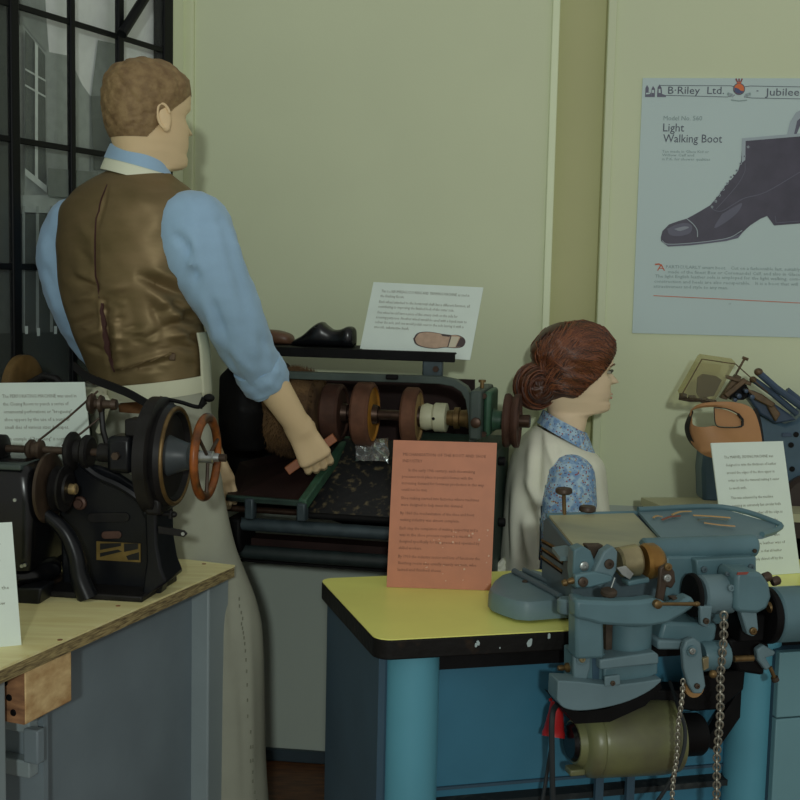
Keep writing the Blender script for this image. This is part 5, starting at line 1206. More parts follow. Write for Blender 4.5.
def rows_to_rings(rows, Y, rz, n=96, grow_=0.0, dense=4, tilt=0.0, full=False):
    """rows: (py, left px, right px, depth/width ratio) of the outline in the plane Y -> dense ellipse rings"""
    R = spline(rows, dense); out = []; c2, s2 = math.cos(math.radians(rz)) ** 2, math.sin(math.radians(rz)) ** 2
    for py, l, r, q in R:
        L, Rr_ = W_(l, py, Y), W_(r, py, Y); hw = (Rr_.x - L.x) / 2; a = hw / math.sqrt(c2 + q * q * s2)
        out.append(ellipse_ring((L.x + Rr_.x) / 2, Y, (L.z + Rr_.z) / 2, a + grow_, a * q + grow_, rz, n))
    return out
def fold_rings(rings, folds, amp=1.0, noise=0.0, nsc=40.0, front=-1, seed=0, zs=1.0):
    """push ring points in or out along folds given in the picture, on the side that faces the room"""
    out = []
    for r in rings:
        c = sum(r, Vector()) / len(r); q = []
        for p in r:
            d = p - c; d.z = 0; d = d.normalized(); px, py = project(p); t = 0.0
            if d.y < .25:
                for a, b, w, h in folds: t += h * seg_fold(px, py, a, b, w)
                t *= min(1, (.25 - d.y) * 3)
            t += noise * wob((p.x, p.y, p.z * zs), nsc, 7, seed)
            q.append(p + d * t * amp)
        out.append(q)
    return out
def surf_at(rings, px, py):
    """point of a ring stack that shows at a pixel"""
    best = None
    for r in rings:
        c = sum(r, Vector()) / len(r)
        for p in r:
            if p.y > c.y + .02: continue
            x, y = project(p); d = (x - px) ** 2 + (y - py) ** 2
            if best is None or d < best[0]: best = (d, p, (p - c).normalized())
    return best[1], best[2]
def limb(rows, n=40, dense=6):
    """rows of (px, py, Y, radius)"""
    P = [tuple(W_(a, b, c)) + (r,) for a, b, c, r in rows]; return spline(P, dense)
def limb_rings(L, n=40, folds=(), noise=0.0, nsc=45.0, seed=0):
    out = []; e1 = None; m = len(L)
    for i, q in enumerate(L):
        p = Vector(q[:3]); t = (Vector(L[min(i + 1, m - 1)][:3]) - Vector(L[max(i - 1, 0)][:3])).normalized()
        if e1 is None: e1, e2 = perp(t)
        else: e1 = (e1 - t * e1.dot(t)).normalized(); e2 = t.cross(e1)
        ring = []
        for k in range(n):
            d = e1 * math.cos(2 * math.pi * k / n) + e2 * math.sin(2 * math.pi * k / n); v = p + d * q[3]; h = 0
            if folds and d.y < .3:
                px, py = project(v)
                for a, b, w, hh in folds: h += hh * seg_fold(px, py, a, b, w)
            h += noise * wob(v, nsc, 7, seed); ring.append(v + d * h)
        out.append(ring)
    return out
def drop_cap(L, k=5):
    """round the start of a limb"""
    p0 = L[0]; d = (Vector(L[0][:3]) - Vector(L[1][:3])).normalized(); out = []
    for i in range(k, 0, -1):
        a = math.pi / 2 * i / (k + .3); q = Vector(p0[:3]) + d * (p0[3] * math.sin(a)); out.append(tuple(q) + (p0[3] * math.cos(a),))
    return out + list(L)
def hand_sdf(fr, elbow, r_w, r_e, mirror=1, curl=1.0, hs=1.0):
    """fr: (origin at wrist, d towards knuckles, n out of the back of the hand, s to the little-finger side)"""
    O, d, n, s = fr
    def g(a, b, c): return O + d * (a * hs) + s * (b * mirror * hs) + n * (c * hs)
    segs = [(elbow, O, r_e, r_w)]
    blobs = []
    for b, r in ((-.027, .0125), (-.009, .0135), (.010, .0135), (.027, .012)):
        segs.append((g(.0, b * .55, 0), g(.078, b * 1.02, .002), .0145, r))
    fingers = []
    for b, L, r in ((-.0275, .95, .0094), (-.0095, 1.05, .0098), (.0090, 1.0, .0095), (.0265, .84, .0084)):
        p0 = g(.076, b, .001); a1 = d * math.cos(.55 * curl) - n * math.sin(.55 * curl); L *= hs; p1 = p0 + a1 * .036 * L
        a2 = d * math.cos(1.35 * curl) - n * math.sin(1.35 * curl); p2 = p1 + a2 * .024 * L
        a3 = d * math.cos(2.2 * curl) - n * math.sin(2.2 * curl); p3 = p2 + a3 * .020 * L
        fingers.append([(p0, p1, r * 1.08, r), (p1, p2, r, r * .95), (p2, p3, r * .95, r * .8)])
    t0 = g(.012, -.022, -.012); t1 = g(.042, -.022, -.034); t2 = g(.064, -.010, -.044); t3 = g(.082, .006, -.046)
    fingers.append([(t0, t1, .0145, .0115), (t1, t2, .0112, .010), (t2, t3, .010, .0085)])
    def fn(x, y, z):
        D = None
        for a, b, r0, r1 in segs:
            q = sd_caps(x, y, z, a, b, r0, r1); D = q if D is None else smin(D, q, .018)
        for f in fingers:
            F_ = None
            for a, b, r0, r1 in f:
                q = sd_caps(x, y, z, a, b, r0, r1); F_ = q if F_ is None else smin(F_, q, .003)
            D = smin(D, F_, .0045)
        return D
    pts = [p for sg in segs for p in sg[:2]] + [p for f in fingers for sg in f for p in sg[:2]]
    lo = [min(p[i] for p in pts) - .04 for i in range(3)]; hi = [max(p[i] for p in pts) + .04 for i in range(3)]
    return fn, lo, hi

m_skin = mat('mannequin_skin', (164, 145, 114), rough=.5, var=.03, scale=12, spec=.3)
m_skinw = mat('pale_mannequin_skin', (168, 150, 126), rough=.5, var=.03, scale=12, spec=.3)
m_hairm = mat('moulded_sandy_hair', (108, 90, 62), rough=.65, var=.3, scale=45, rgb2=(84, 66, 44), bump=.7, bscale=120)
m_shirt = mat('blue_cotton_shirt', (116, 142, 164), rough=.8, var=.04, scale=20, bump=.1, bscale=400, sheen=.2, k=2.1)
m_vest = mat('brown_satin_waistcoat', (98, 84, 60), rough=.5, metal=.45, var=.12, scale=8, spec=.3, rgb2=(82, 71, 47), k=2.1, bump=.18, bscale=22, stretch=(1, 1, 2.2))
m_vestd = mat('purple_brown_lining', (58, 36, 34), rough=.6, k=1.7)
m_apron = mat('beige_grey_apron_cotton', (120, 122, 109), rough=.85, var=.05, scale=14, bump=.1, bscale=500, k=1.9)
m_band = mat('cream_apron_band', (152, 154, 134), rough=.8, var=.03, k=2.1)
m_trous = mat('brown_trouser_cloth', (96, 66, 40), rough=.8, var=.08, k=1.9)
m_white = mat('white_collar_cotton', (156, 162, 142), rough=.8, var=.02, k=2.6)

# ------------------------------------------------------------------ the man at the finishing machine
MY = 2.70; MRZ = -30; MK = MY / 2.51; DY = MY - 2.51
man = thing('person', 'person with blue shirt sleeves and brown satin waistcoat, back turned, right hand reaching down', 'person', (-.50, MY, 0))
chin = W_(148.5, 167.5, MY)
HYAW = -47
HF = Frame((chin.x, chin.y, chin.z), HYAW); HS = 1.085
body = MB()
rings = []
for z in np.linspace(-.085, -.02, 8): rings.append([HF.w(p) for p in head_ring(HF, z, HS, wide=.93 + .12 * (-.02 - z) / .065, dep=.90)])
zz_ = list(np.linspace(-.018, .19, 84)) + list(np.linspace(.192, .211, 14))
for z in zz_: rings.append([HF.w(p) for p in head_ring(HF, z, HS, wide=.93, dep=.90)])
low = []
for py, l, r, q in ((395, 98, 196, .8), (360, 96, 194, .75), (320, 78, 192, .7), (260, 64, 192, .66), (215, 66, 192, .66), (196, 80, 184, .7), (186, 98, 172, .8)):
    L, R2 = W_(l, py, MY), W_(r, py, MY); hw = (R2.x - L.x) / 2; low.append(ellipse_ring((L.x + R2.x) / 2, MY, L.z, hw, hw * q, MRZ - (12 if py < 200 else 0)))
body.loft(low + rings)
# ears
for sg in (1, -1):
    c = HF.w(Vector((sg * .0705, -.008, .096)) * HS)
    Rm = Matrix.Rotation(math.radians(HYAW - sg * 22), 3, 'Z') @ Matrix.Rotation(math.radians(12), 3, 'X')
    body.ell(c, (.006, .0155, .029), Rm, 18, 12); body.ell(c + HF.X * sg * .003 + HF.Y * .004 + Vector((0, 0, -.022)), (.005, .009, .010), Rm, 12, 8)
    tp_ = [c + Rm @ Vector((sg * .0045, .0135 * math.cos(t), .0265 * math.sin(t))) for t in np.linspace(.2, 4.4, 18)]; body.tube(tp_, .0032, 8)
# right forearm and hand
WR = W_(299, 427, 2.83); EL = W_(257, 362, 2.745); KN = W_(315, 458, 2.85)
dh = (KN - WR).normalized(); nb_ = Vector((-.05, -1, .45)); nb_ = (nb_ - dh * nb_.dot(dh)).normalized(); sh = dh.cross(nb_).normalized()
if sh.x > 0: sh = -sh
sh_ = sh                                    # little finger to the left of the picture, thumb tucked behind
fn, lo, hi = hand_sdf((WR, dh, nb_, sh_), EL, .0305, .045, curl=.80, hs=1.08)
vs, fs = snet(fn, lo, hi, .0026); body.add(vs, fs)
# left forearm and hand, in front of the body
WL = W_(209, 452, 2.90); EL2 = W_(112, 366, 2.93); dl = (WL - EL2).normalized(); nl = Vector((.3, -.9, .3)); nl = (nl - dl * nl.dot(dl)).normalized()
dl = (W_(225, 500, 2.86) - WL).normalized(); nl = (nl - dl * nl.dot(dl)).normalized()
fn, lo, hi = hand_sdf((WL, dl, nl, dl.cross(nl).normalized()), EL2, .0265, .040, curl=.6)
vs, fs = snet(fn, lo, hi, .004); body.add(vs, fs)
body.build('body', m_skin, man, smooth=70, fix=True)
# hair: a moulded cap over the skull
mb = MB(); hz = list(np.linspace(.03, .19, 150)) + list(np.linspace(.192, .2112, 14)); hr = []; keep = []
for z in hz:
    base = head_ring(HF, z, HS, 192, wide=.93, dep=.90); row = []; kp = []
    yf, yb, w = (smooth_interp(z, HEAD_F, c) for c in (1, 2, 3))
    for p in base:
        x, y = p.x / HS, p.y / HS / .9
        line = .152 if y > .075 else (.152 - (.075 - y) * .62 if y > .02 else (.118 - (.02 - y) * 1.0 if y > -.04 else max(.058, .118 - (.02 + .04) * 1.35 - (-.04 - y) * .1)))
        if y > .02 and y < .075: line = .118 + (y - .02) * .62
        e = (z - line); f_ = max(0, min(1, e / .03 + .15)); d = Vector((x, y + .005, max(z - .11, 0) * .9)); d = d.normalized() if d.length > 1e-6 else Vector((0, 0, 1))
        wv = .0022 * math.sin(150 * (y + .5 * z) + 2.2 * math.sin(90 * x + 60 * z)) + .0016 * wob(p, 170, 6, 2)
        row.append(HF.w(p + d * (.0012 + (.0065 + wv * .55) * f_))); kp.append(e > -.004)
    hr.append(row); keep.append(kp)
n_ = 192; vs = [p for r in hr for p in r]; fs = [(i * n_ + k, i * n_ + (k + 1) % n_, (i + 1) * n_ + (k + 1) % n_, (i + 1) * n_ + k) for i in range(len(hr) - 1) for k in range(n_) if keep[i][k] and keep[i][(k + 1) % n_] and keep[i + 1][k]]
fs.append(tuple((len(hr) - 1) * n_ + k for k in range(n_)))
mb.add(vs, fs); mb.build('hair', m_hairm, man, smooth=75)
# shirt: yoke, sleeves, collar
VR = [(173, 107, 168, .85), (179, 95, 176, .8), (188, 79, 188, .72), (197, 69, 196, .68), (207, 61, 200, .66), (226, 57, 203, .66), (250, 56, 203, .66), (280, 58, 202, .67), (300, 62, 202, .69), (322, 69, 203, .71), (341, 76, 203, .72), (362, 86, 203, .74), (384, 95, 204, .76)]
mb = MB(); mb.loft(rows_to_rings([(r[0] - 1.5, r[1] + 8, r[2] - 8, r[3]) for r in VR] + [(398, 100, 198, .76)], MY, MRZ, 72)); sh_o = mb.build('shirt', m_shirt, man, smooth=60)
rs = [(193, 230, 2.435, .0800), (203, 256, 2.430, .0785), (217, 286, 2.440, .0680), (233, 318, 2.475, .0605), (249, 352, 2.53, .0560), (260, 370, 2.57, .0500), (266, 381, 2.59, .0465)]
rs = [(x, y, d + DY, r * MK) for x, y, d, r in rs]
SL = drop_cap(limb(rs, dense=7))
sf = [((172, 232), (190, 250), 4, -.006), ((185, 222), (200, 262), 5, .005), ((190, 240), (180, 275), 4, -.007), ((198, 265), (192, 285), 4, -.008), ((205, 270), (186, 262), 4, .006), ((160, 215), (215, 225), 3, -.003), ((215, 225), (235, 205), 3, -.002), ((203, 300), (222, 350), 5, .006), ((212, 300), (226, 340), 4, -.006), ((225, 352), (240, 382), 4, -.005), ((232, 350), (252, 372), 4, .004), ((245, 250), (262, 330), 6, .003), ((236, 260), (250, 320), 5, -.003), ((250, 335), (275, 345), 4, -.003)]
sf = [(a, b, w, h * 1.6) for a, b, w, h in sf]
mb = MB(); mb.loft(limb_rings(SL, 72, sf, .0020, 60, 1)); mb.build('sleeve', m_shirt, sh_o, smooth=70)
CU = limb([(x, y, d + DY, r * MK) for x, y, d, r in ((256, 364, 2.558, .0530), (260, 371, 2.57, .0545), (266, 381, 2.592, .0520), (269, 386, 2.60, .0480))], dense=5)
mb = MB(); mb.loft(limb_rings(CU, 48, [((250, 385), (262, 396), 3, -.004), ((268, 372), (285, 372), 4, .003), ((262, 380), (280, 388), 3, .003)], .002, 80, 3), cap=True); mb.build('cuff', m_shirt, sh_o, bevel=0, smooth=70)
ls = [(74, 226, 2.615, .060), (62, 252, 2.62, .0545), (63, 280, 2.635, .0480), (72, 308, 2.66, .0450), (86, 334, 2.71, .0450), (108, 360, 2.75, .0430)]
ls = [(x, y, d + DY, r * MK) for x, y, d, r in ls]
mb = MB(); mb.loft(limb_rings(drop_cap(limb(ls, dense=7)), 48, [((45, 225), (60, 262), 5, -.004), ((42, 262), (52, 285), 4, -.005), ((50, 290), (60, 320), 4, .004)], .0018, 60, 2)); mb.build('sleeve', m_shirt, sh_o, smooth=70)
def collar(rows, name, m, th=.004):
    R1 = []
    for py, l, r, q, tl in rows:
        L, R2 = W_(l, py, MY), W_(r, py, MY); hw = (R2.x - L.x) / 2
        rg = ellipse_ring((L.x + R2.x) / 2, MY + .0, L.z, hw, hw * q, -45, 64)
        R1.append([Vector((p.x, p.y, p.z + tl * (p.x - L.x - hw))) for p in rg])
    inn = [[p + (sum(r, Vector()) / len(r) - p).normalized() * th for p in r] for r in R1]
    mb = MB(); mb.loft(R1 + inn[::-1], cap=False); return mb.build(name, m, sh_o, smooth=60)
collar([(178, 98, 177, .85, -.25), (170, 102, 174, .88, -.25), (163, 105, 171, .9, -.22)], 'neckband', m_white)
collar([(166, 103, 173, .89, -.25), (159, 106, 170, .9, -.25), (152, 109, 167.5, .92, -.22), (150, 110, 166.5, .92, -.22)], 'collar', m_shirt)
# waistcoat
vf = [((78, 252), (92, 264), 4, -.005), ((74, 268), (88, 278), 4, .004), ((76, 280), (98, 288), 4, -.007), ((100, 290), (130, 285), 6, .004), ((72, 300), (98, 296), 4, .005), ((74, 322), (100, 316), 4, -.007), ((84, 338), (102, 330), 3.5, .005), ((86, 345), (104, 352), 3, -.006), ((140, 276), (190, 298), 5, -.011), ((150, 268), (188, 284), 5, .006), ((148, 292), (180, 312), 6, .006), ((165, 327), (198, 318), 4, -.008), ((165, 318), (195, 306), 5, .006), ((168, 337), (200, 331), 4, .006), ((118, 368), (172, 353), 3.5, .006), ((118, 374), (172, 359), 3, -.005), ((150, 300), (166, 334), 6, -.004), ((104, 300), (110, 372), 3, -.006), ((99, 300), (103, 340), 2.5, .004), ((114, 310), (119, 365), 4, .005), ((110, 320), (125, 318), 3, -.004), ((110, 338), (128, 340), 3, .004), ((128, 300), (140, 345), 8, -.003), ((175, 345), (200, 350), 4, -.005), ((108, 186), (96, 235), 1.6, -.003), ((96, 235), (97, 300), 1.6, -.003), ((80, 225), (92, 240), 5, .002)]
VG = rows_to_rings(VR, MY, MRZ, 220, .004, 9)
vf += [((172, 300), (200, 322), 6, -.010), ((178, 322), (203, 343), 5, -.008), ((165, 308), (190, 330), 5, .006)]
rv = random.Random(12)
for _ in range(34):
    x, y = rv.uniform(66, 198), rv.uniform(268, 372); L_ = rv.uniform(8, 26); an = rv.uniform(-.55, .35) if x > 105 else rv.uniform(-.2, .6)
    vf.append(((x, y), (x + L_ * math.cos(an), y + L_ * math.sin(an)), rv.uniform(1.6, 3.2), rv.choice([-1, 1]) * rv.uniform(.0012, .0032)))
VG0 = [list(r) for r in VG]
vf = [(a, b, w * .85, h * 1.6) for a, b, w, h in vf]
VG = fold_rings(VG, vf, 1.0, .0011, 60, seed=4)
mb = MB(); mb.loft(VG, cap=False); ve = mb.build('waistcoat', m_vest, man, smooth=80)
def strip(rings, pts, w, name, m, par, lift=.0015):
    rows = []
    for px, py in pts:
        p, n = surf_at(rings, px, py); q, _ = surf_at(rings, px + 2, py); s = (q - p); s = s.normalized() if s.length > 1e-5 else Vector((1, 0, 0)); s.z = 0
        n = Vector((n.x, n.y, 0)).normalized(); ww = w(py) if callable(w) else w
        rows.append([p - s * ww / 2 + n * lift, p + s * ww / 2 + n * lift, p + s * ww / 2 - n * .001, p - s * ww / 2 - n * .001])
    mb = MB(); mb.loft(rows); return mb.build(name, m, par, smooth=70)
strip(VG0, spline([(107, 184), (98, 212), (95.5, 240), (96, 270), (99, 298)], 4), .0022, 'back_seam', m_vestd, ve, .0022)
strip(VG0, spline([(101.5, 302), (103, 318), (106, 338), (110, 356), (114, 371)], 4), lambda y: .003 + .011 * math.sin(math.pi * max(0, min(1, (y - 298) / 80))) , 'back_vent', m_vestd, ve, .0030)
strip(VG0, spline([(118, 371), (135, 366), (155, 359), (171, 353)], 4), .004, 'cinch_strap', m_vest, ve, .010)
mb = MB(); p, n = surf_at(VG, 172, 357); mb.box(p + Vector((n.x, n.y, 0)) * .003, (.014, .004, .016)); mb.build('cinch_buckle', m_bronze, ve, bevel=.002)
# apron: band, skirt with an opening at the back, bib; trousers and shoes below
TR = [(380, 92, 203, .74), (396, 93, 206, .74), (430, 100, 204, .6), (500, 108, 208, .45), (600, 114, 214, .4), (700, 120, 222, .4)]
mb = MB(); mb.loft(rows_to_rings(TR, MY, MRZ, 64)); tr_o = mb.build('trousers', m_trous, man, smooth=60)
for sx_ in (-1, 1):
    c = Vector((-.50, MY, 0)); rx = Vector((math.cos(math.radians(MRZ)), math.sin(math.radians(MRZ)), 0)) * .065 * sx_; fy = Vector((-math.sin(math.radians(MRZ)), math.cos(math.radians(MRZ)), 0))
    mb = MB(); mb.tube([c + rx + Vector((0, 0, .75)), c + rx + Vector((0, 0, .45)), c + rx + Vector((0, 0, .06))], [.06, .058, .052], 20); mb.build('trouser_leg', m_trous, tr_o)
    mb = MB(); a = c + rx; mb.loft([[a + fy * y + rx.normalized() * (w * math.cos(t)) + Vector((0, 0, h * .5 + h * .5 * math.sin(t))) for t in np.linspace(0, 2 * math.pi, 17)[:-1]] for y, w, h in ((-.09, .02, .05), (-.07, .035, .08), (0, .04, .09), (.08, .045, .06), (.15, .04, .045), (.18, .015, .03))]); mb.build('shoe', m_black2, man)
AR = [(383, 89, 206, .78), (390, 90, 207, .76), (400, 90, 209, .72), (440, 92, 214, .62), (482, 94, 222, .56), (543, 97, 237, .56), (596, 99, 257, .56), (640, 101, 263.5, .56), (748, 103, 265.5, .56), (800, 104, 268, .56), (930, 100, 272, .56)]
AG = rows_to_rings(AR, MY, MRZ, 160, .006, 8)
af = [((205, 420), (225, 540), 7, .006), ((190, 430), (205, 560), 8, -.007), ((228, 560), (238, 700), 6, -.005), ((218, 560), (225, 640), 6, .004), ((248, 600), (252, 800), 4, .004), ((175, 420), (185, 480), 6, .005), ((240, 620), (244, 800), 4, -.004), ((196, 500), (230, 470), 5, .003)]
AG = fold_rings(AG, af, 1.0, .0022, 22, seed=6, zs=.3)
n_ = 160; vs = [p for r in AG for p in r]; fs = []
for i in range(len(AG) - 1):
    for k in range(n_):
        f_ = (i * n_ + k, i * n_ + (k + 1) % n_, (i + 1) * n_ + (k + 1) % n_, (i + 1) * n_ + k)
        c = (vs[f_[0]] + vs[f_[2]]) / 2; px, py = project(c)
        if c.y < MY and 119 < px < 147 and 395 < py < 412: continue
        fs.append(f_)
mb = MB(); mb.add(vs, fs); ap = mb.build('apron_skirt', m_apron, man, smooth=80)
pts = spline([(239, 600), (244, 640), (247, 690), (250, 740), (255, 800)], 7); mb = MB()
for px, py in pts:
    p, n = surf_at(AG, px, py); mb.box(p + Vector((n.x, n.y, 0)).normalized() * .001, (.0025, .003, .007))
mb.build('stitching', mat('dark_stitch_thread', (84, 86, 74), rough=.8), ap)['kind'] = 'stuff'
def band_ring(py, g_): return [Vector((p.x, p.y, p.z + .13 * (p.x - (-.57)))) for p in rows_to_rings([(py, 90, 205, .77), (py + 1, 90, 205, .77)], MY, MRZ, 96, g_, 1)[0]]
mb = MB(); mb.loft([band_ring(380, .004), band_ring(380, .010), band_ring(385, .0115), band_ring(391, .0125), band_ring(396, .012), band_ring(396, .004)], cap=False); mb.build('apron_band', m_band, man, smooth=60)
mb = MB(); c = W_(100, 392, MY - .10); mb.ell(c, (.016, .012, .012)); mb.tube(spline([tuple(c), tuple(W_(108, 401, MY - .11)), tuple(W_(104, 418, MY - .11)), tuple(W_(98, 432, MY - .10))], 5), .006, 8); mb.tube(spline([tuple(c), tuple(W_(90, 396, MY - .09)), tuple(W_(88, 410, MY - .09))], 5), .006, 8); mb.build('apron_knot', m_band, man)
bib = []
for r in rows_to_rings([(392, 90, 207, .8), (370, 86, 206, .8), (348, 80, 205, .78), (330, 74, 202, .76)], MY, MRZ, 96, .007, 5): bib.append([r[k % 96] for k in range(-23, 24)])
mb = MB(); mb.loft(bib, cap=False, closed=False); o = mb.build('apron_bib', m_band, man, smooth=70); sd_ = o.modifiers.new('thickness', 'SOLIDIFY'); sd_.thickness = .003
# the leather strip in his hand
m_strip = mat('brown_leather_strip', (112, 68, 44), rough=.5, var=.1, scale=20)
a, b = W_(287, 471, 2.90), W_(335, 437, 2.91); dz_ = (b - a).normalized(); e2 = Vector((0, 1, 0)); e3 = dz_.cross(e2).normalized()
mb = MB(); mb.loft([[q + e3 * .011 + e2 * .010, q - e3 * .011 + e2 * .010, q - e3 * .011 - e2 * .008, q + e3 * .011 - e2 * .008] for q in (a, a.lerp(b, .5), b)]); o = mb.build('leather_bar', m_strip, org=a, bevel=.002); tag(o, 'brown leather covered bar held in the hand of the waistcoated figure', 'tool')

# ------------------------------------------------------------------ the seated woman
WY = 3.02
wo = thing('person', 'person with auburn hair in a bun, cream tabard and blue floral blouse, in profile', 'person', (.45, WY, 0))
m_hairw = mat('auburn_hair', (70, 38, 22), rough=.4, scale=14, rgb2=(40, 21, 14), mixlo=.3, mixhi=.7, spec=.5, k=1.6)
m_tab = mat('cream_tabard_cotton', (158, 164, 146), rough=.85, var=.03, scale=14, bump=.08, bscale=400, k=2.6)
m_flor = bpy.data.materials.new('blue_floral_cotton'); m_flor.use_nodes = True
nt = m_flor.node_tree; b_ = nt.nodes['Principled BSDF']; b_.inputs['Roughness'].default_value = .8
tc = nt.nodes.new('ShaderNodeTexCoord'); prev = None
def lc(c, k=2.1): return (*[min(.9, v * k) for v in lin(c)], 1)
n0 = nt.nodes.new('ShaderNodeTexNoise'); n0.inputs['Scale'].default_value = 70; nt.links.new(tc.outputs['Object'], n0.inputs['Vector'])
r0_ = nt.nodes.new('ShaderNodeValToRGB'); r0_.color_ramp.elements[0].position = .4; r0_.color_ramp.elements[1].position = .6; r0_.color_ramp.elements[0].color = lc((88, 116, 148)); r0_.color_ramp.elements[1].color = lc((130, 152, 166)); nt.links.new(n0.outputs['Fac'], r0_.inputs[0]); prev = r0_.outputs[0]
for scl, thr, colr, off in ((105, .22, (112, 58, 58), (0, 0, 0)), (95, .20, (136, 124, 84), (3.1, 1.7, .4)), (120, .20, (56, 66, 104), (1.3, 5.2, 2.2))):
    mp_ = nt.nodes.new('ShaderNodeMapping'); mp_.inputs['Location'].default_value = off; nt.links.new(tc.outputs['Object'], mp_.inputs[0])
    v = nt.nodes.new('ShaderNodeTexVoronoi'); v.inputs['Scale'].default_value = scl; nt.links.new(mp_.outputs[0], v.inputs['Vector'])
    lt = nt.nodes.new('ShaderNodeMath'); lt.operation = 'LESS_THAN'; lt.inputs[1].default_value = thr; nt.links.new(v.outputs['Distance'], lt.inputs[0])
    mx = nt.nodes.new('ShaderNodeMix'); mx.data_type = 'RGBA'; nt.links.new(lt.outputs[0], mx.inputs[0]); nt.links.new(prev, mx.inputs[6]); mx.inputs[7].default_value = lc(colr); prev = mx.outputs[2]
nt.links.new(prev, b_.inputs['Base Color'])
WRZ = -82
wch = W_(573, 411.5, WY); QF = Frame((wch.x, wch.y, wch.z), WRZ); QS = .995
body = MB(); rings = [[QF.w(p) for p in head_ring(QF, z, QS, 72)] for z in list(np.linspace(-.095, -.02, 10)) + list(np.linspace(-.018, .19, 110)) + list(np.linspace(.192, .211, 12))]
def wrow(rows, n, g_=0.0, dense=5):
    out = []
    for py, l, r, a in spline(rows, dense):
        L, R2 = W_(l, py, WY), W_(r, py, WY); hw = (R2.x - L.x) / 2
        cc, ss = math.cos(math.radians(WRZ)), math.sin(math.radians(WRZ)); b = math.sqrt(max(hw * hw - (a * cc) ** 2, .0009)) / abs(ss)
        out.append(ellipse_ring((L.x + R2.x) / 2, WY, L.z, a + g_, b + g_, WRZ, n))
    return out
BR = [(640, 520, 600, .11), (560, 524, 596, .09), (500, 526, 592, .09), (465, 530, 588, .085), (450, 538, 584, .07), (438, 543, 582, .055)]
low = wrow(BR, 72); body.loft(low + [[p for p in r] for r in rings])
for sg in (1, -1):
    c = QF.w(Vector((sg * .068, -.012, .080)) * QS); Rm = Matrix.Rotation(math.radians(WRZ - sg * 18), 3, 'Z'); body.ell(c, (.005, .012, .020), Rm, 16, 12)
# right arm and hand resting forward in the lap
WRw = W_(640, 606, 2.90); ELw = W_(575, 600, 2.86); dw = (WRw - ELw).normalized(); nw = Vector((0, -.2, 1)); nw = (nw - dw * nw.dot(dw)).normalized()
fn, lo, hi = hand_sdf((WRw, dw, nw, dw.cross(nw).normalized()), ELw, .021, .032); vs, fs = snet(fn, lo, hi, .004); body.add(vs, fs)
bo = body.build('body', m_skinw, wo, smooth=70)
# eyes, brows, lips
for sg in (1, -1):
    c = QF.w(Vector((sg * .031, .079, .1035)) * QS); Rm = Matrix.Rotation(math.radians(WRZ), 3, 'Z')
    mb = MB(); mb.ell(c, (.012, .0085, .0045), Rm, 16, 10); ey = mb.build('eye', mat('eye_white', (120, 122, 112), rough=.3), wo)
    mb = MB(); mb.ell(c + QF.Y * .0062, (.0046, .0034, .0042), Rm, 14, 8); mb.build('iris', mat('grey_iris', (50, 52, 48), rough=.2), ey)
    mb = MB(); lid = [c + QF.X * (.0145 * math.cos(t)) + QF.Y * (.0085 * math.sin(t) ** .8 + .002) + Vector((0, 0, .0055 * math.sin(t) ** .7)) for t in np.linspace(.08, 3.06, 10)]; mb.tube(lid, .0016, 6); mb.build('eyelashes', mat('dark_lash', (34, 30, 30), rough=.6, k=1.5), ey)
    mb = MB(); brw = [QF.w(Vector((sg * x, y, z)) * QS) for x, y, z in ((.014, .0985, .120), (.026, .096, .1235), (.040, .088, .123), (.050, .078, .119))]; mb.tube(brw, [.0015, .0022, .0018, .001], 6); mb.build('eyebrow', mat('brown_brow', (74, 50, 38), rough=.7), wo)
m_lip = mat('rose_lips', (142, 104, 92), rough=.4, var=.03)
for z, y, r in ((.0458, .0962, (.015, .0045, .0032)), (.0365, .0962, (.013, .005, .0038))):
    mb = MB(); mb.ell(QF.w(Vector((0, y, z)) * QS), r, Matrix.Rotation(math.radians(WRZ), 3, 'Z'), 16, 10); mb.build('lip', m_lip, wo)
# hair
HL_Y, HL_Z = [-.09, -.041, .005, .038, .102, .125], [.0, .028, .055, .088, .150, .168]      # hairline in profile
def hair_fn(x, y, z):
    main = sd_ell(x, y, z, (0, -.006, .143), (.089, .108, .088))
    poof = sd_ell(x, y, z, (0, .034, .164), (.074, .064, .054)); main = smin(main, poof, .02)
    nape = sd_ell(x, y, z, (0, -.070, .075), (.062, .045, .055)); main = smin(main, nape, .02)
    side = sd_ell(np.abs(x), y, z, (.052, -.014, .088), (.030, .062, .052)); main = smin(main, side, .02)
    # swept strands
    fl = 0.0016 * np.sin(120 * (z - .55 * y) + 9 * np.sin(16 * y + 11 * np.abs(x))) + 0.0008 * np.sin(260 * (z - .35 * y) + 5 * np.sin(23 * y))
    main = main + fl
    lineh = np.interp(y, HL_Y, HL_Z) + .003 * np.sin(90 * y)
    cut = (lineh - z) * .8
    main = np.maximum(main, cut)
    hole = sd_ell(x, y, z, (0, .02, .07), (.066, .09, .09))
    main = np.maximum(main, -hole)
    a = np.arctan2(z - .066, y + .102)
    rr_ = np.sqrt((y + .102) ** 2 + (z - .066) ** 2)
    bun = sd_ell(x, y, z, (0, -.100, .064), (.060, .052, .058)) + 0.0022 * np.sin(5 * a + 150 * rr_ + 3 * np.sin(30 * x)) + 0.0008 * np.sin(13 * a - 260 * rr_)
    ridge = sd_ell(x, y, z, (0, -.085, .118), (.05, .02, .016))
    return np.minimum(main, bun)
vs, fs = snet(hair_fn, (-.12, -.18, -.01), (.12, .15, .26), .0033)
mb = MB(); mb.add([QF.w(v * QS) for v in vs], fs); ha = mb.build('hair', m_hairw, wo, smooth=80)
mbs = [MB(), MB(), MB()]; rh = random.Random(21); YY, ZZ, SG = [], [], []
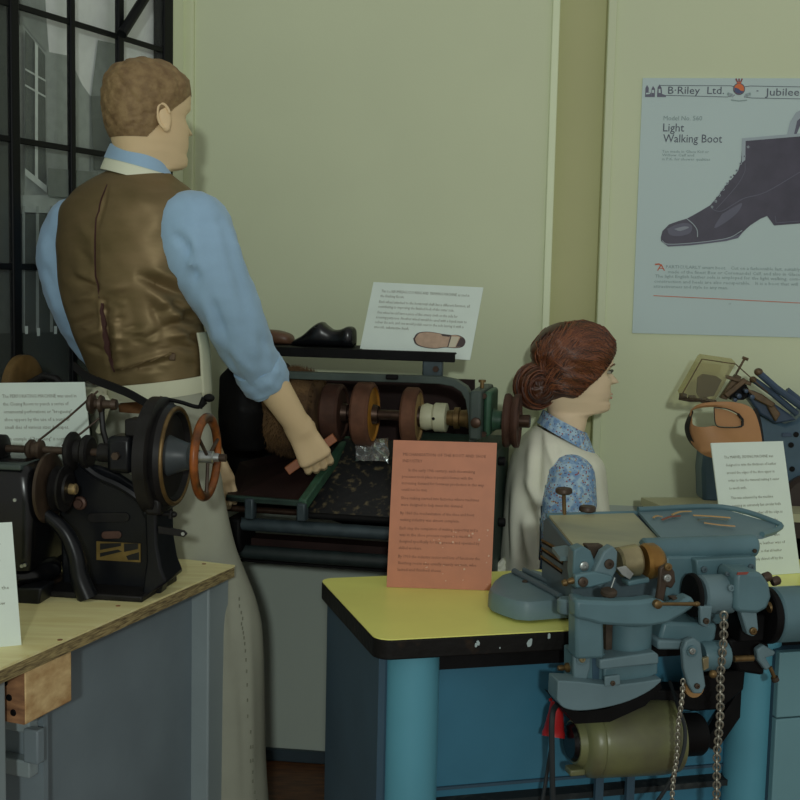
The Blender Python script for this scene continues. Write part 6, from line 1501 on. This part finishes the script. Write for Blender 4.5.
for k in range(900):
    sg = 1 if k % 3 else -1; u = rh.random() ** .8
    y0 = -.015 + .117 * u; z0 = float(np.interp(y0, HL_Y, HL_Z)) - .003 + (rh.random() ** 1.2) * (.075 * u + .012)
    ye, ze = -.088 + rh.uniform(-.012, .012), .088 + rh.uniform(-.045, .05); bow = .022 + .05 * (z0 - .08) / .1 + rh.uniform(-.008, .012)
    t = np.linspace(0, 1, 12) * rh.uniform(.6, 1); YY.append(y0 + (ye - y0) * t); ZZ.append(z0 + (ze - z0) * t + bow * np.sin(np.pi * t) + .0016 * np.sin(14 * t + k)); SG.append(sg)
for k in range(420):
    sg = 1 if k % 3 else -1; y0 = rh.uniform(-.10, .075); z0 = .143 + .088 * math.sqrt(max(.02, 1 - ((y0 + .006) / .108) ** 2)) - rh.uniform(.002, .05)
    ye, ze = -.086 + rh.uniform(-.01, .01), .105 + rh.uniform(-.02, .03); t = np.linspace(0, 1, 12) * rh.uniform(.6, 1); bow = .02 + .25 * max(0, y0 + .06)
    zt_ = z0 + (ze - z0) * t + bow * .5 * np.sin(np.pi * t); yt_ = y0 + (ye - y0) * t - .012 * np.sin(np.pi * t) * (y0 < -.03)
    YY.append(yt_); ZZ.append(np.minimum(zt_, .143 + .088 * np.sqrt(np.maximum(.02, 1 - ((yt_ + .006) / .108) ** 2)) - .0035)); SG.append(sg)
YY, ZZ = np.array(YY), np.array(ZZ); XX = np.full(YY.shape, .13)
for _ in range(70): XX = XX - np.clip(hair_fn(XX, YY, ZZ), -.01, .02) * .8     # from the side on to the hair
for k in range(len(SG)):
    P = [Vector((SG[k] * (x * 1.012 + .0004), y * 1.008, .12 + (z - .12) * 1.012)) for x, y, z in zip(XX[k], YY[k], ZZ[k]) if x > .010]
    if len(P) > 4: mbs[rh.choice([0, 0, 1, 1, 2])].tube([QF.w(p * QS) for p in P], [.0004 + .0019 * math.sin(math.pi * (i + .6) / len(P)) for i in range(len(P))], 5)
for k in range(240):
    lam = rh.uniform(-1.25, 1.25); a0 = rh.uniform(0, 6.28); L_ = rh.uniform(1.2, 2.8); tl = rh.uniform(-.25, .25)
    pts = [Vector((.060 * math.sin(lam) + .008 * math.sin(a - a0 + k), -.100 + (.0535 * math.cos(lam)) * math.cos(a) + tl * .01, .064 + (.0595 * math.cos(lam)) * math.sin(a))) for a in np.linspace(a0, a0 + L_, 11)]
    mbs[rh.choice([0, 1, 1, 2])].tube([QF.w(p * QS) for p in pts], [.0004 + .0012 * math.sin(math.pi * (i + .6) / 11) for i in range(11)], 5)
for q, cl in zip(mbs, ((102, 58, 34), (78, 42, 26), (44, 24, 16))):
    o = q.build('hair_strands', mat('auburn_hair_strand', cl, rough=.36, var=.15, scale=22, spec=.55, k=1.65), ha, smooth=80, fix=False); o['kind'] = 'stuff'
# blouse: collar and sleeve
CR = []
for py, l, r, tl in ((438, 537, 596, -.52), (433, 539, 593, -.52), (427, 541, 590, -.50), (421, 543, 587, -.50)):
    L, R2 = W_(l, py, WY), W_(r, py, WY); hw = (R2.x - L.x) / 2; rg = ellipse_ring((L.x + R2.x) / 2, WY, L.z, hw * 1.06, hw, WRZ, 64)
    CR.append([Vector((p.x, p.y, p.z + tl * (p.x - L.x - hw))) for p in rg])
inn = [[p + (sum(r, Vector()) / len(r) - p).normalized() * .005 for p in r] for r in CR]
mb = MB(); mb.loft(CR + inn[::-1], cap=False); bl_ = mb.build('blouse_collar', m_flor, wo, smooth=60)
al = [(570, 479, 2.905, .062), (569, 503, 2.893, .066), (566, 535, 2.885, .062), (570, 565, 2.875, .058), (575, 600, 2.865, .05)]
mb = MB(); mb.loft(limb_rings(drop_cap(limb(al, dense=6)), 48, [((548, 500), (560, 540), 4, .003), ((585, 480), (590, 520), 4, -.003)], .0015, 60, 5)); mb.build('blouse_sleeve', m_flor, wo, smooth=70)
# tabard
TB = [(437, 539, 589, .062), (441, 532, 593, .088), (447, 525, 596, .112), (456, 518, 599, .132), (470, 512, 601, .142), (495, 508, 604, .142), (530, 505, 609, .142), (565, 503, 614, .145), (605, 503, 618, .15), (650, 503, 622, .16)]
TG = wrow(TB, 180, .006, 8)
tf_ = [((532, 445), (530, 490), 5, .006), ((540, 440), (536, 500), 4, -.005), ((528, 480), (540, 510), 4, .006), ((522, 490), (535, 530), 5, -.006), ((516, 470), (512, 560), 5, .006), ((524, 520), (530, 560), 4, .007), ((520, 530), (522, 565), 3, -.006), ((534, 520), (537, 562), 3, -.005), ((508, 500), (509, 560), 3, -.004), ((552, 448), (560, 456), 4, -.004), ((592, 455), (603, 520), 4, -.003), ((545, 442), (556, 470), 4, .004)]
tf_ = [(a, b, w, h * 2.0) for a, b, w, h in tf_]
TG = fold_rings(TG, tf_, 1.0, .0016, 34, seed=8, zs=.4)
for i, r in enumerate(TG):
    c = sum(r, Vector()) / len(r); k_ = max(0, 1 - i / 30.0)
    TG[i] = [Vector((p.x, p.y, p.z - .42 * k_ * (p.x - c.x))) for p in r]
n_ = 180; vs = [p for r in TG for p in r]; fs = []
for i in range(len(TG) - 1):
    for k in range(n_):
        f_ = (i * n_ + k, i * n_ + (k + 1) % n_, (i + 1) * n_ + (k + 1) % n_, (i + 1) * n_ + k)
        c = (vs[f_[0]] + vs[f_[2]]) / 2; px, py = project(c)
        t = min(1.0, (py - 455) / 66)
        if c.y < WY - .02 and 0 < t:                              # armhole
            xl0 = 569 - 18 * min(1, t * 3) ** .5 - 12 * t; xr0 = 569 + 14 * min(1, t * 3) ** .5 + 13 * t
            if xl0 < px < xr0: continue
        fs.append(f_)
mb = MB(); mb.add(vs, fs); tb = mb.build('tabard', m_tab, wo, smooth=80); sd_ = tb.modifiers.new('thickness', 'SOLIDIFY'); sd_.thickness = .003; sd_.offset = -1
SH = [(446, 537, 586, .06), (456, 528, 588, .10), (475, 522, 592, .118), (520, 518, 596, .12), (600, 516, 606, .13), (650, 516, 610, .14)]
mb = MB(); mb.loft(wrow(SH, 64)); mb.build('blouse', m_flor, wo, smooth=60)
for pts in (((505, 560), (499, 566), (494, 564), (488, 569)), ((506, 566), (500, 572), (495, 568), (492, 560))):
    mb = MB(); mb.tube(spline([tuple(W_(x, y, 2.98)) for x, y in pts], 5), .009, 8); mb.build('tabard_tie', m_tab, wo)
# skirt, legs, shoes and the stool under her, behind the desk
zs1_ = .50; mb = MB(); cx = .45
mb.loft([ellipse_ring(cx + dx, WY, z, a, b, 0, 40) for dx, z, a, b in ((.0, .62, .15, .16), (.08, .56, .24, .18), (.14, .50, .30, .18), (.26, .42, .20, .17), (.30, .25, .17, .16))]); mb.build('skirt', mat('dark_grey_skirt', (50, 52, 56), rough=.8), wo)
for s_ in (-.07, .07):
    mb = MB(); mb.tube([(cx + .32, WY + s_, .30), (cx + .32, WY + s_, .05)], [.045, .032], 16); mb.build('leg', m_skinw, wo)
    mb = MB(); mb.ell((cx + .37, WY + s_, .03), (.11, .04, .03)); mb.build('shoe', m_black2, wo)
st = thing('stool', 'wooden stool under the seated figure behind the desk', 'stool', (cx, WY, 0))
mb = MB(); mb.cyl((cx, WY, .42), (cx, WY, .455), .17, n=36, ch=.008); mb.build('seat', m_block, st)
for k in range(4):
    a = math.pi / 4 + k * math.pi / 2; mb = MB(); mb.tube([(cx + .11 * math.cos(a), WY + .11 * math.sin(a), .42), (cx + .16 * math.cos(a), WY + .16 * math.sin(a), 0)], .016, 12); mb.build('leg', m_block, st)
